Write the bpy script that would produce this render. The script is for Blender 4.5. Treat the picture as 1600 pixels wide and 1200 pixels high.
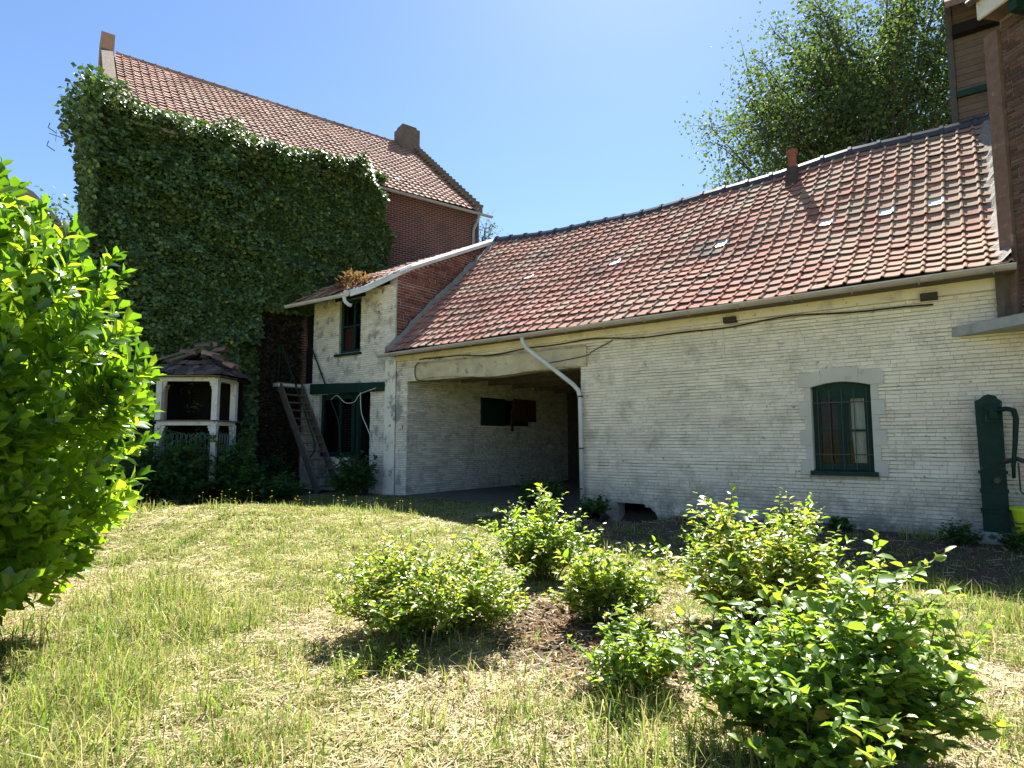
import bpy, math, random
import numpy as np
from mathutils import Matrix, Vector
random.seed(7); RNG = np.random.default_rng(7)
S = bpy.context.scene
for o in list(bpy.data.objects): bpy.data.objects.remove(o)
C = S.collection
# ------------------------------------------------------------------ camera
EYE = 1.5; PITCH = math.radians(5.39); FPX = 967.77
cam = bpy.data.cameras.new('camera'); camo = bpy.data.objects.new('camera', cam); C.objects.link(camo)
cam.sensor_width = 36; cam.lens = 36 * FPX / 1600; cam.clip_start = .05; cam.clip_end = 2000
camo.location = (0, 0, EYE); camo.rotation_euler = (math.radians(90) + PITCH, 0, 0); S.camera = camo
S.render.resolution_x = 1024; S.render.resolution_y = 768
# ------------------------------------------------------------------ light
SUN_AZ = math.radians(13); SUN_EL = math.radians(52)
w = bpy.data.worlds.new('World'); S.world = w; w.use_nodes = True
nt = w.node_tree; nt.nodes.clear()
sky = nt.nodes.new('ShaderNodeTexSky'); sky.sky_type = 'NISHITA'; sky.sun_disc = False
sky.sun_elevation = SUN_EL; sky.sun_rotation = SUN_AZ; sky.air_density = 1.0; sky.dust_density = .25; sky.ozone_density = 6.0
bg = nt.nodes.new('ShaderNodeBackground'); bg.inputs[1].default_value = .05
wo = nt.nodes.new('ShaderNodeOutputWorld'); nt.links.new(sky.outputs[0], bg.inputs[0]); nt.links.new(bg.outputs[0], wo.inputs[0])
sl = bpy.data.lights.new('sun', 'SUN'); sl.energy = 4.7; sl.angle = math.radians(.53); sl.color = (1, .955, .88)
so = bpy.data.objects.new('sun', sl); C.objects.link(so); so.location = (0, 0, 40)
sd = Vector((math.sin(SUN_AZ) * math.cos(SUN_EL), math.cos(SUN_AZ) * math.cos(SUN_EL), math.sin(SUN_EL)))
so.rotation_euler = sd.to_track_quat('Z', 'Y').to_euler()
S.view_settings.view_transform = 'Standard'; S.view_settings.look = 'None'; S.view_settings.gamma = 1
S.view_settings.exposure = 2.0
# ------------------------------------------------------------------ frames
A = math.radians(127.04); BX, BY = -3.322, 17.855
DU = np.array([math.sin(A), math.cos(A), 0]); NS = np.array([-DU[1], DU[0], 0]); B0 = np.array([BX, BY, 0])
def W(u, s, z=0): return B0 + u * DU + s * NS + np.array([0, 0, z])
HA = math.radians(53); HT = np.array([math.sin(HA), math.cos(HA), 0]); HN = np.array([-HT[1], HT[0], 0]); H0 = np.array([-7.04, 20.66, 0])
def HW(t, s, z=0): return H0 + t * HT + s * HN + np.array([0, 0, z])
def frame(e1, e2, o): m = Matrix.Identity(4); m.col[0][:3] = e1; m.col[1][:3] = e2; m.col[3][:3] = o; return m
BM = frame(DU, NS, B0); HM = frame(HT, HN, H0)
# ------------------------------------------------------------------ materials
def nodes(name):
    m = bpy.data.materials.new(name); m.use_nodes = True; t = m.node_tree; t.nodes.clear(); return m, t, t.nodes.new, t.links.new
def c4(c): return (c[0], c[1], c[2], 1)
def rndnode(N, L):
    a = N('ShaderNodeAttribute'); a.attribute_name = 'rnd'; oi = N('ShaderNodeObjectInfo')
    s = N('ShaderNodeMath'); s.operation = 'ADD'; L(a.outputs['Fac'], s.inputs[0]); L(oi.outputs['Random'], s.inputs[1])
    f = N('ShaderNodeMath'); f.operation = 'FRACT'; L(s.outputs[0], f.inputs[0]); return f.outputs[0]
def noise(N, L, vec, scale, detail=6, rough=.6):
    n = N('ShaderNodeTexNoise'); n.inputs['Scale'].default_value = scale; n.inputs['Detail'].default_value = detail; n.inputs['Roughness'].default_value = rough
    L(vec, n.inputs['Vector']); return n.outputs['Fac']
def ramp(N, L, fac, stops):
    r = N('ShaderNodeValToRGB'); e = r.color_ramp.elements
    while len(e) < len(stops): e.new(.5)
    for x, (p, c) in zip(e, stops): x.position = p; x.color = c4(c)
    L(fac, r.inputs[0]); return r.outputs[0]
def mixc(N, L, fac, a, b, mode='MIX'):
    m = N('ShaderNodeMix'); m.data_type = 'RGBA'; m.blend_type = mode
    if isinstance(fac, (int, float)): m.inputs[0].default_value = fac
    else: L(fac, m.inputs[0])
    for i, v in ((6, a), (7, b)):
        if isinstance(v, tuple): m.inputs[i].default_value = c4(v)
        else: L(v, m.inputs[i])
    return m.outputs[2]
def thresh(N, L, v, lo, hi):
    r = N('ShaderNodeMapRange'); r.inputs[1].default_value = lo; r.inputs[2].default_value = hi; L(v, r.inputs[0]); return r.outputs[0]
def mat(name, c1, c2=None, scale=3, rough=.8, bump=.15, bscale=40, rnd=0, spec=.3, metal=0, patches=(), dist=.01, hue=None, lichen=None, stain=None):
    """noise mix c1/c2, patches: list of (colour, noise scale, lo, hi)"""
    m, t, N, L = nodes(name)
    g = N('ShaderNodeNewGeometry'); P = g.outputs['Position']
    p = N('ShaderNodeBsdfPrincipled'); o = N('ShaderNodeOutputMaterial'); L(p.outputs[0], o.inputs[0])
    col = mixc(N, L, thresh(N, L, noise(N, L, P, scale), .3, .7), c1, c2 or c1)
    if rnd:
        r = rndnode(N, L)
        if hue: col = mixc(N, L, thresh(N, L, r, .35, 1), col, hue)
        q = N('ShaderNodeMath'); q.operation = 'MULTIPLY_ADD'; q.inputs[1].default_value = 7.31; q.inputs[2].default_value = .37; L(r, q.inputs[0])
        q2 = N('ShaderNodeMath'); q2.operation = 'FRACT'; L(q.outputs[0], q2.inputs[0])
        v = N('ShaderNodeMapRange'); v.inputs[3].default_value = 1 - rnd; v.inputs[4].default_value = 1 + rnd * .6; L(q2.outputs[0], v.inputs[0])
        vm = N('ShaderNodeVectorMath'); vm.operation = 'SCALE'; L(col, vm.inputs[0]); L(v.outputs[0], vm.inputs['Scale']); col = vm.outputs[0]
    for (pc, ps, lo, hi) in patches:
        col = mixc(N, L, thresh(N, L, noise(N, L, P, ps, 8, .65), lo, hi), col, pc)
    if stain:                                                   # splashed dirt and damp above the ground line
        sz_ = N('ShaderNodeSeparateXYZ'); L(P, sz_.inputs[0]); hh = thresh(N, L, sz_.outputs[2], stain[2], stain[1]); sm = N('ShaderNodeMath'); sm.operation = 'MULTIPLY'; L(hh, sm.inputs[0]); L(thresh(N, L, noise(N, L, P, 2.7, 9, .7), .35, .6), sm.inputs[1])
        col = mixc(N, L, sm.outputs[0], col, stain[0])
    if lichen:                                                  # more lichen towards one end of the roof
        dn = N('ShaderNodeVectorMath'); dn.operation = 'DOT_PRODUCT'; dn.inputs[1].default_value = lichen[1]; L(P, dn.inputs[0]); o0 = float(np.dot(B0, DU))
        gr_ = thresh(N, L, dn.outputs['Value'], o0 + lichen[2], o0 + lichen[3]); ad = N('ShaderNodeMath'); ad.operation = 'MULTIPLY_ADD'; ad.inputs[1].default_value = .36; L(gr_, ad.inputs[0]); L(noise(N, L, P, 2.6, 8, .7), ad.inputs[2])
        col = mixc(N, L, thresh(N, L, ad.outputs[0], .64, 1.0), col, lichen[0])
    L(col, p.inputs['Base Color']); p.inputs['Roughness'].default_value = rough; p.inputs['Specular IOR Level'].default_value = spec; p.inputs['Metallic'].default_value = metal
    if bump:
        b = N('ShaderNodeBump'); b.inputs['Strength'].default_value = bump; b.inputs['Distance'].default_value = dist
        L(noise(N, L, P, bscale, 8, .7), b.inputs['Height']); L(b.outputs[0], p.inputs['Normal'])
    return m
def leafmat(name, stops, tstops, trans=.4, rough=.4, spec=.4):
    m, t, N, L = nodes(name); r = rndnode(N, L)
    p = N('ShaderNodeBsdfPrincipled'); L(ramp(N, L, r, stops), p.inputs['Base Color']); p.inputs['Roughness'].default_value = rough; p.inputs['Specular IOR Level'].default_value = spec
    tr = N('ShaderNodeBsdfTranslucent'); L(ramp(N, L, r, tstops), tr.inputs[0])
    mx = N('ShaderNodeMixShader'); mx.inputs[0].default_value = trans; L(p.outputs[0], mx.inputs[1]); L(tr.outputs[0], mx.inputs[2])
    o = N('ShaderNodeOutputMaterial'); L(mx.outputs[0], o.inputs[0]); return m
def brickmat(name, e1, cA, cB, mortar, sc=1.0, dark=(.08, .05, .05), tint=None):
    m, t, N, L = nodes(name); g = N('ShaderNodeNewGeometry'); P = g.outputs['Position']
    d = N('ShaderNodeVectorMath'); d.operation = 'DOT_PRODUCT'; d.inputs[1].default_value = tuple(e1); L(P, d.inputs[0])
    s = N('ShaderNodeSeparateXYZ'); L(P, s.inputs[0]); cx = N('ShaderNodeCombineXYZ'); L(d.outputs['Value'], cx.inputs[0]); L(s.outputs[2], cx.inputs[1])
    b = N('ShaderNodeTexBrick'); L(cx.outputs[0], b.inputs['Vector']); b.inputs['Scale'].default_value = 1; b.inputs['Brick Width'].default_value = .25; b.inputs['Row Height'].default_value = .085
    b.inputs['Mortar Size'].default_value = .011; b.inputs['Color1'].default_value = c4(cA); b.inputs['Color2'].default_value = c4(cB); b.inputs['Mortar'].default_value = c4(mortar)
    p = N('ShaderNodeBsdfPrincipled'); p.inputs['Roughness'].default_value = .9; p.inputs['Specular IOR Level'].default_value = .2
    col = mixc(N, L, thresh(N, L, noise(N, L, P, 1.1, 8), .5, .75), b.outputs[0], dark)
    L(col, p.inputs['Base Color'])
    bp = N('ShaderNodeBump'); bp.inputs['Strength'].default_value = .6; bp.inputs['Distance'].default_value = .012
    iv = N('ShaderNodeMath'); iv.operation = 'SUBTRACT'; iv.inputs[0].default_value = 1; L(b.outputs['Fac'], iv.inputs[1]); L(iv.outputs[0], bp.inputs['Height']); L(bp.outputs[0], p.inputs['Normal'])
    o = N('ShaderNodeOutputMaterial'); L(p.outputs[0], o.inputs[0]); return m
def glassmat(name):
    m, t, N, L = nodes(name); tr = N('ShaderNodeBsdfTransparent'); tr.inputs[0].default_value = (.75, .8, .78, 1); gl = N('ShaderNodeBsdfGlossy'); gl.inputs['Roughness'].default_value = .04
    fr = N('ShaderNodeFresnel'); fr.inputs[0].default_value = 1.3; mx = N('ShaderNodeMixShader'); L(fr.outputs[0], mx.inputs[0]); L(tr.outputs[0], mx.inputs[1]); L(gl.outputs[0], mx.inputs[2])
    o = N('ShaderNodeOutputMaterial'); L(mx.outputs[0], o.inputs[0]); return m
MT = {}
MT['white'] = mat('white_paint_brick', (.88, .78, .65), (.77, .675, .56), 1.3, .9, .5, 40, rnd=.1, spec=.1, patches=[((.46, .4, .33), 2.2, .52, .74), ((.5, .34, .22), 5.5, .63, .76), ((.3, .26, .21), 9, .62, .7)], stain=((.22, .21, .17), .05, .95))
MT['white_joint'] = mat('white_paint_joint', (.36, .32, .26), (.56, .5, .41), 3, .9, .3, 50, patches=[((.2, .17, .14), 3.5, .48, .7)])
MT['flaky'] = mat('flaking_whitewash', (.88, .8, .69), (.72, .65, .55), 1.1, .9, .4, 45, spec=.1, rnd=.14, patches=[((.36, .34, .31), 2.6, .52, .62), ((.28, .1, .07), 3.3, .63, .68), ((.2, .18, .16), 7, .64, .7)])
MT['flaky_joint'] = mat('flaking_joint', (.5, .49, .45), (.3, .28, .25), 2.5, .9, .4, 40, patches=[((.24, .11, .08), 3.3, .6, .7)])
MT['passage'] = mat('passage_wash', (.86, .78, .66), (.72, .64, .53), .9, .9, .4, 40, rnd=.22, spec=.1, patches=[((.36, .32, .27), 2.1, .52, .72), ((.3, .1, .06), 3.0, .67, .7)])
MT['redbrick'] = mat('red_brick', (.17, .062, .052), (.23, .09, .07), 6, .9, .3, 70, rnd=.35, hue=(.12, .05, .05))
MT['dullbrick'] = mat('dull_brown_brick', (.12, .066, .056), (.16, .09, .075), 6, .95, .3, 70, rnd=.35, hue=(.09, .06, .055), spec=.1)
MT['mortar'] = mat('lime_mortar', (.5, .44, .37), (.36, .31, .26), 4, .95, .4, 60)
MT['tile'] = mat('clay_pantile', (.4, .205, .156), (.33, .16, .122), 1.4, .95, .25, 55, rnd=.16, hue=(.385, .215, .168), spec=.06, patches=[((.33, .265, .2), 1.0, .5, .66), ((.19, .155, .13), .75, .54, .68), ((.14, .11, .09), 3.5, .66, .76), ((.4, .36, .27), 14, .66, .74)], lichen=((.3, .25, .18), tuple(DU), 6.5, 14.5))
MT['tile_house'] = mat('house_pantile', (.4, .23, .17), (.31, .165, .13), 1.2, .9, .2, 50, rnd=.3, hue=(.42, .27, .2), patches=[((.3, .26, .19), .9, .55, .75)])
MT['tile_lean'] = mat('annex_pantile', (.4, .2, .14), (.3, .15, .11), 1.5, .8, .2, 50, rnd=.3, hue=(.42, .27, .18), patches=[((.24, .19, .13), 2, .55, .7)])
MT['glass_tile'] = mat('milky_glass_tile', (.78, .78, .74), (.6, .6, .56), 9, .3, .05, rnd=.1, spec=.5)
MT['ridge'] = mat('dark_glazed_ridge', (.035, .035, .04), (.06, .058, .056), 8, .28, .1, 40, spec=.5, patches=[((.13, .12, .095), 6, .62, .75)])
MT['cement'] = mat('rough_cement', (.3, .275, .24), (.21, .19, .165), 5, .95, .8, 22, dist=.03)
MT['stone'] = mat('window_stone', (.61, .565, .49), (.52, .48, .42), 3, .85, .15, 60, patches=[((.3, .29, .28), 3.1, .62, .78)])
MT['concrete'] = mat('grey_concrete', (.42, .42, .4), (.3, .3, .29), 5, .9, .3, 40, patches=[((.2, .2, .17), 3, .55, .75)])
MT['green'] = mat('dark_green_paint', (.008, .03, .022), (.012, .042, .031), 7, .6, .2, 50, spec=.2, patches=[((.08, .11, .09), 9, .66, .72)])
MT['pump'] = mat('pump_green_paint', (.004, .02, .015), (.007, .034, .025), 5, .55, .5, 35, spec=.2, patches=[((.05, .12, .1), 6.5, .63, .7), ((.05, .02, .012), 8, .66, .72), ((.02, .025, .02), 6, .6, .7)])
MT['oldwood'] = mat('weathered_wood', (.17, .14, .11), (.1, .08, .065), 6, .9, .4, 30)
MT['brownwood'] = mat('brown_timber', (.21, .135, .105), (.13, .08, .065), 9, .85, .5, 26, patches=[((.34, .25, .2), 5, .58, .7)])
MT['boards'] = mat('soffit_board', (.15, .105, .08), (.1, .07, .055), 5, .85, .3, 40, rnd=.15)
MT['darkwood'] = mat('dark_wood', (.04, .035, .03), (.07, .055, .045), 6, .85, .3, 30)
MT['beam'] = mat('limewashed_beam', (.66, .57, .42), (.46, .38, .26), 2.5, .9, .6, 18, patches=[((.2, .17, .12), 4, .58, .72)], dist=.02)
MT['whitewood'] = mat('white_painted_wood', (.68, .67, .62), (.56, .54, .49), 5, .7, .3, 40, patches=[((.26, .24, .21), 7, .6, .68)])
MT['zinc'] = mat('zinc_gutter', (.43, .36, .33), (.34, .28, .26), 4, .5, .1, 30, spec=.4, patches=[((.3, .24, .2), 3, .6, .75)])
MT['pvc'] = mat('pale_downpipe', (.66, .66, .66), (.52, .51, .5), 3, .45, .08, 30, patches=[((.34, .3, .27), 4, .62, .75)])
MT['greyzinc'] = mat('grey_zinc', (.33, .35, .38), (.27, .28, .3), 4, .5, .1, 30)
MT['iron'] = mat('dark_iron', (.05, .05, .045), (.09, .07, .055), 12, .6, .2, 60)
MT['rust'] = mat('terracotta_pot', (.3, .1, .06), (.2, .065, .045), 10, .8, .2, 50)
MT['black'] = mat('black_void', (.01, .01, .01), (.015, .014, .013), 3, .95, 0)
MT['cable'] = mat('black_cable', (.025, .022, .02), None, 3, .6, 0)
MT['whitecable'] = mat('white_cable', (.6, .6, .57), None, 3, .5, 0)
MT['yellow'] = mat('yellow_plastic', (.62, .72, .02), (.55, .65, .02), 5, .4, .03, 30, spec=.5)
MT['blackwood'] = mat('black_and_shade_wood', (.012, .012, .013), (.02, .018, .016), 6, .95, .2, 30, spec=.03)  # near-black; paints in shade on the pavilion rear and neighbour roof
MT['sootstone'] = mat('sooty_mortar', (.07, .06, .055), (.045, .04, .036), 7, .95, .6, 25)
MT['curtain'] = mat('net_curtain', (.62, .6, .55), (.5, .48, .44), 6, .9, .1, 60)
MT['redwood'] = mat('faded_red_shutter', (.12, .03, .028), (.08, .025, .022), 5, .7, .2, 40)
MT['slate'] = mat('gazebo_tile', (.08, .062, .058), (.045, .04, .04), 6, .8, .3, 40, rnd=.5, hue=(.2, .13, .11))
MT['hay'] = mat('nest_straw', (.16, .12, .08), (.08, .06, .04), 12, .95, .8, 40)
MT['dirtfloor'] = mat('packed_dirt', (.2, .17, .14), (.13, .11, .09), 2, .95, .5, 20, dist=.03)
MT['glass'] = glassmat('window_glass')
MT['housebrick'] = brickmat('house_brick', HT, (.15, .045, .038), (.09, .033, .032), (.25, .2, .17))
MT['housegable'] = brickmat('house_gable_brick', HN, (.15, .045, .038), (.09, .033, .032), (.25, .2, .17))
MT['stonebrick'] = mat('mossy_old_brick', (.2, .15, .11), (.12, .1, .08), 5, .95, .8, 25, dist=.03, patches=[((.1, .11, .06), 3, .55, .7)])
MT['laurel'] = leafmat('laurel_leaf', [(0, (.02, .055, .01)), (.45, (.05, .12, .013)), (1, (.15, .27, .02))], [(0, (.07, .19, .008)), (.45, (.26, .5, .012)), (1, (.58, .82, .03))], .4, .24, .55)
MT['shrub'] = leafmat('shrub_leaf', [(0, (.07, .14, .028)), (.5, (.145, .24, .042)), (.85, (.28, .36, .06)), (1, (.4, .3, .07))], [(0, (.25, .45, .02)), (.6, (.42, .6, .04)), (1, (.62, .6, .06))], .42, .36, .45)
MT['ivy'] = leafmat('ivy_leaf', [(0, (.055, .095, .045)), (.6, (.115, .19, .07)), (.985, (.19, .27, .085)), (1, (.42, .34, .06))], [(0, (.07, .14, .02)), (1, (.18, .3, .03))], .22, .45, .5)
MT['tree'] = leafmat('tree_leaf', [(0, (.042, .072, .028)), (.7, (.078, .122, .042)), (1, (.125, .17, .055))], [(0, (.1, .17, .028)), (1, (.2, .29, .048))], .34, .6, .2)
MT['weed'] = leafmat('weed_leaf', [(0, (.025, .07, .022)), (.7, (.05, .125, .035)), (1, (.09, .19, .05))], [(0, (.08, .2, .02)), (1, (.2, .38, .05))], .35, .5, .3)
MT['grass'] = leafmat('grass_blade', [(0, (.06, .13, .02)), (.45, (.13, .21, .035)), (.75, (.27, .3, .08)), (1, (.5, .42, .2))], [(0, (.16, .32, .02)), (.6, (.34, .45, .06)), (1, (.55, .45, .2))], .4, .5, .3)
MT['straw'] = leafmat('straw_blade', [(0, (.22, .16, .085)), (.5, (.42, .335, .19)), (1, (.6, .5, .31))], [(0, (.3, .22, .1)), (1, (.55, .45, .25))], .2, .6, .25)
MT['deadleaf'] = leafmat('dead_leaf', [(0, (.09, .05, .03)), (.6, (.2, .115, .06)), (1, (.36, .24, .14))], [(0, (.2, .1, .04)), (1, (.4, .25, .1))], .25, .8, .1)
MT['creeper'] = leafmat('shade_dark_creeper', [(0, (.016, .014, .01)), (1, (.05, .04, .026))], [(0, (.03, .025, .01)), (1, (.06, .05, .02))], .15, .8, .1)  # leaf colour kept near black to imitate deep eave shade
MT['petal'] = leafmat('buttercup_petal', [(0, (.8, .6, .02)), (1, (.85, .7, .05))], [(0, (.8, .6, .02)), (1, (.8, .7, .05))], .3, .5)
MT['bark'] = mat('bark', (.1, .085, .065), (.06, .05, .04), 8, .95, .6, 25)
MT['stem'] = mat('shrub_stem', (.1, .085, .04), (.07, .07, .03), 10, .8, .2, 40)
# ground: straw / soil / moss driven by attributes
def groundmat():
    m, t, N, L = nodes('yard_ground'); g = N('ShaderNodeNewGeometry'); P = g.outputs['Position']
    p = N('ShaderNodeBsdfPrincipled'); p.inputs['Roughness'].default_value = .95; p.inputs['Specular IOR Level'].default_value = .15
    fine = noise(N, L, P, 38, 8, .75); mid = noise(N, L, P, 6, 8, .7)
    straw = ramp(N, L, fine, [(.3, (.2, .145, .085)), (.5, (.42, .33, .19)), (.68, (.58, .48, .3))])
    green = ramp(N, L, fine, [(.3, (.1, .11, .03)), (.52, (.24, .25, .075)), (.7, (.42, .38, .17))])
    soil = ramp(N, L, fine, [(.3, (.04, .031, .024)), (.52, (.1, .078, .06)), (.72, (.22, .175, .135))])
    a1 = N('ShaderNodeAttribute'); a1.attribute_name = 'green'; a2 = N('ShaderNodeAttribute'); a2.attribute_name = 'soil'
    def edge(a):
        s = N('ShaderNodeMath'); s.operation = 'MULTIPLY_ADD'; s.inputs[1].default_value = 1.2; L(mid, s.inputs[0]); L(a.outputs['Fac'], s.inputs[2]); return thresh(N, L, s.outputs[0], .95, 1.25)
    col = mixc(N, L, edge(a1), straw, green); col = mixc(N, L, edge(a2), col, soil)
    L(col, p.inputs['Base Color'])
    b = N('ShaderNodeBump'); b.inputs['Strength'].default_value = .8; b.inputs['Distance'].default_value = .03; L(fine, b.inputs['Height']); L(b.outputs[0], p.inputs['Normal'])
    o = N('ShaderNodeOutputMaterial'); L(p.outputs[0], o.inputs[0]); return m
MT['ground'] = groundmat()
# ------------------------------------------------------------------ geometry helpers (all in world or frame coords)
OR = {}                                                        # world origin of every object
def xf(g, M):
    V = np.asarray(g[0], float); R = np.array(M); return (V @ R[:3, :3].T + R[:3, 3], g[1])
def join(gs):
    V = []; F = []; n = 0
    for v, f in gs:
        V.append(np.asarray(v, float)); F += [tuple(i + n for i in q) for q in f]; n += len(v)
    return (np.concatenate(V), F)
BOXF = [(0, 3, 2, 1), (4, 5, 6, 7), (0, 1, 5, 4), (1, 2, 6, 5), (2, 3, 7, 6), (3, 0, 4, 7)]
def box(x0, x1, y0, y1, z0, z1):
    return (np.array([(x0, y0, z0), (x1, y0, z0), (x1, y1, z0), (x0, y1, z0), (x0, y0, z1), (x1, y0, z1), (x1, y1, z1), (x0, y1, z1)], float), BOXF)
def hexa(P): return (np.array(P, float), BOXF)
def tube(P, r, n=8, cap=True, up=(0, 0, 1)):
    P = np.asarray(P, float); R = np.broadcast_to(np.asarray(r, float), (len(P),)); V = []; F = []
    T = np.gradient(P, axis=0); T /= np.linalg.norm(T, axis=1)[:, None] + 1e-9
    u = np.cross(T[0], up); u = u if np.linalg.norm(u) > .1 else np.cross(T[0], (1, .3, 0)); u /= np.linalg.norm(u)
    for p, t, q in zip(P, T, R):
        u = u - t * np.dot(u, t); u /= np.linalg.norm(u); v = np.cross(t, u)
        for k in range(n): a = 2 * math.pi * k / n; V.append(p + q * (math.cos(a) * u + math.sin(a) * v))
    for i in range(len(P) - 1):
        for k in range(n): a = i * n + k; b = i * n + (k + 1) % n; F.append((a, b, b + n, a + n))
    if cap: F.append(tuple(range(n))[::-1]); F.append(tuple(range((len(P) - 1) * n, len(P) * n)))
    return (np.array(V), F)
def bar(p, q, a, b, up=(0, 0, 1)):                              # rectangular bar from p to q
    p = np.asarray(p, float); q = np.asarray(q, float); t = q - p; t /= np.linalg.norm(t); s = np.cross(t, up)
    s = s if np.linalg.norm(s) > .05 else np.cross(t, (0, 1, 0)); s /= np.linalg.norm(s); v = np.cross(s, t)
    return hexa([x + i * s * a / 2 + j * v * b / 2 for x in (p, q) for i, j in ((-1, -1), (1, -1), (1, 1), (-1, 1))])
def prism(poly, y0, y1):                                       # polygon in x,z extruded along y
    n = len(poly); V = [(x, y0, z) for x, z in poly] + [(x, y1, z) for x, z in poly]
    return (np.array(V, float), [tuple(range(n)), tuple(range(2 * n - 1, n - 1, -1))] + [(i, i + n, (i + 1) % n + n, (i + 1) % n) for i in range(n)])
def lathe(prof, n=16, c=(0, 0, 0)):
    V = [(c[0] + r * math.cos(2 * math.pi * k / n), c[1] + r * math.sin(2 * math.pi * k / n), c[2] + z) for r, z in prof for k in range(n)]
    F = [(i * n + k, i * n + (k + 1) % n, (i + 1) * n + (k + 1) % n, (i + 1) * n + k) for i in range(len(prof) - 1) for k in range(n)]
    F += [tuple(range(n))[::-1], tuple(range((len(prof) - 1) * n, len(prof) * n))]; return (np.array(V, float), F)
def tag(o, label=None, cat=None, group=None, kind=None):
    for k, v in (('label', label), ('category', cat), ('group', group), ('kind', kind)):
        if v: o[k] = v
    return o
def thing(name, label, cat, loc, group=None):
    o = bpy.data.objects.new(name, None); C.objects.link(o); o.location = loc; o.empty_display_size = .2; OR[o] = np.array(loc, float); return tag(o, label, cat, group)
def mesh(name, V, F, m, smooth=False, rnd=None, attrs=None):
    me = bpy.data.meshes.new(name); V = np.ascontiguousarray(V, np.float32)
    if isinstance(F, np.ndarray):
        k = F.shape[1]; me.vertices.add(len(V)); me.vertices.foreach_set('co', V.ravel()); me.loops.add(F.size); me.loops.foreach_set('vertex_index', F.astype(np.int32).ravel())
        me.polygons.add(len(F)); me.polygons.foreach_set('loop_start', np.arange(0, F.size, k, dtype=np.int32)); me.update(calc_edges=True)
    else: me.from_pydata(V.tolist(), [], F); me.update()
    if smooth: me.polygons.foreach_set('use_smooth', np.ones(len(me.polygons), bool))
    at = dict(attrs or {})
    if rnd is not None: at['rnd'] = rnd
    for k, v in at.items():
        a = me.attributes.new(k, 'FLOAT', 'POINT'); a.data.foreach_set('value', np.ascontiguousarray(v, np.float32))
    me.materials.append(MT[m] if isinstance(m, str) else m); return me
def obj(name, g, m, parent=None, smooth=False, rnd=None, attrs=None, kind=None, center=True):
    V = np.asarray(g[0], float); c = (V.min(0) + V.max(0)) / 2 if center else np.zeros(3)
    if parent is None and center: c[2] = V[:, 2].min()
    o = bpy.data.objects.new(name, mesh(name, V - c, g[1], m, smooth, rnd, attrs)); C.objects.link(o); OR[o] = c
    if parent is not None: o.parent = parent; o.location = c - OR[parent]
    else: o.location = c
    if kind: o['kind'] = kind
    return o
def piece(name, me, M, parent):                                 # shared mesh, world matrix M
    o = bpy.data.objects.new(name, me); C.objects.link(o); o.parent = parent; o.matrix_basis = Matrix.Translation(-Vector(OR[parent])) @ M; return o
def bake(T, F, Ms):                                             # many copies of a template into one (V,F,rnd)
    T = np.asarray(T, float); V = np.concatenate([T @ np.array(M)[:3, :3].T + np.array(M)[:3, 3] for M in Ms]); n = len(T)
    return V, [tuple(i + k * n for i in f) for k in range(len(Ms)) for f in F], np.repeat(RNG.random(len(Ms)), n)
CAMP = np.array([0, 0, EYE])
def repeat(name, rest, T, F, Ms, m, parent, n_ind, smooth=False, allowed=None):
    """nearest n_ind as objects sharing a mesh, the rest as one stuff part"""
    dist = np.array([np.linalg.norm(np.array(M)[:3, 3] - CAMP) for M in Ms])
    if allowed is not None: dist = dist + np.where(allowed, 0, 1e4)
    order = np.argsort(dist); me = mesh(name, T, F, m, smooth) if n_ind else None
    for i in order[:n_ind]: piece(name, me, Ms[i], parent)
    R = [Ms[i] for i in order[n_ind:]]
    if R:
        V, FF, r = bake(T, F, R); obj(rest, (V, FF), m, parent, smooth, r, kind='stuff')
# ---- walls
def wall_holes(u0, u1, z0, z1, holes, y0, y1):
    xs = sorted({u0, u1, *[h[0] for h in holes], *[h[1] for h in holes]}); zs = sorted({z0, z1, *[h[2] for h in holes], *[h[3] for h in holes]})
    xs = [x for x in xs if u0 <= x <= u1]; zs = [z for z in zs if z0 <= z <= z1]
    def solid(i, j):
        if i < 0 or j < 0 or i >= len(xs) - 1 or j >= len(zs) - 1: return False
        x = (xs[i] + xs[i + 1]) / 2; z = (zs[j] + zs[j + 1]) / 2
        return not any(h[0] < x < h[1] and h[2] < z < h[3] for h in holes)
    V = []; F = []
    def q(*p): F.append(tuple(range(len(V), len(V) + 4))); V.extend(p)
    for i in range(len(xs) - 1):
        for j in range(len(zs) - 1):
            if not solid(i, j): continue
            a, b, c, d = xs[i], xs[i + 1], zs[j], zs[j + 1]
            q((a, y0, c), (b, y0, c), (b, y0, d), (a, y0, d)); q((b, y1, c), (a, y1, c), (a, y1, d), (b, y1, d))
            if not solid(i - 1, j): q((a, y1, c), (a, y0, c), (a, y0, d), (a, y1, d))
            if not solid(i + 1, j): q((b, y0, c), (b, y1, c), (b, y1, d), (b, y0, d))
            if not solid(i, j - 1): q((a, y0, c), (a, y1, c), (b, y1, c), (b, y0, c))
            if not solid(i, j + 1): q((a, y0, d), (b, y0, d), (b, y1, d), (a, y1, d))
    return (np.array(V, float), F)
def lay(z0, z1, spans, course=.066, L=.225):
    out = []; z = z0; k = 0
    while z < z1 - .02:
        h = course * random.uniform(.93, 1.07)
        for a, b in spans(z + h / 2):
            x = a; first = True
            while x < b - .01:
                l = L * random.uniform(.93, 1.07) * (1 if random.random() < .75 else .5)
                if first: l *= (.5 if k % 2 else 1); first = False
                e = min(x + l, b); e = b if b - e < .05 else e
                out.append((x, e, z, min(z + h, z1))); x = e
        z += h; k += 1
    return out
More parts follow.
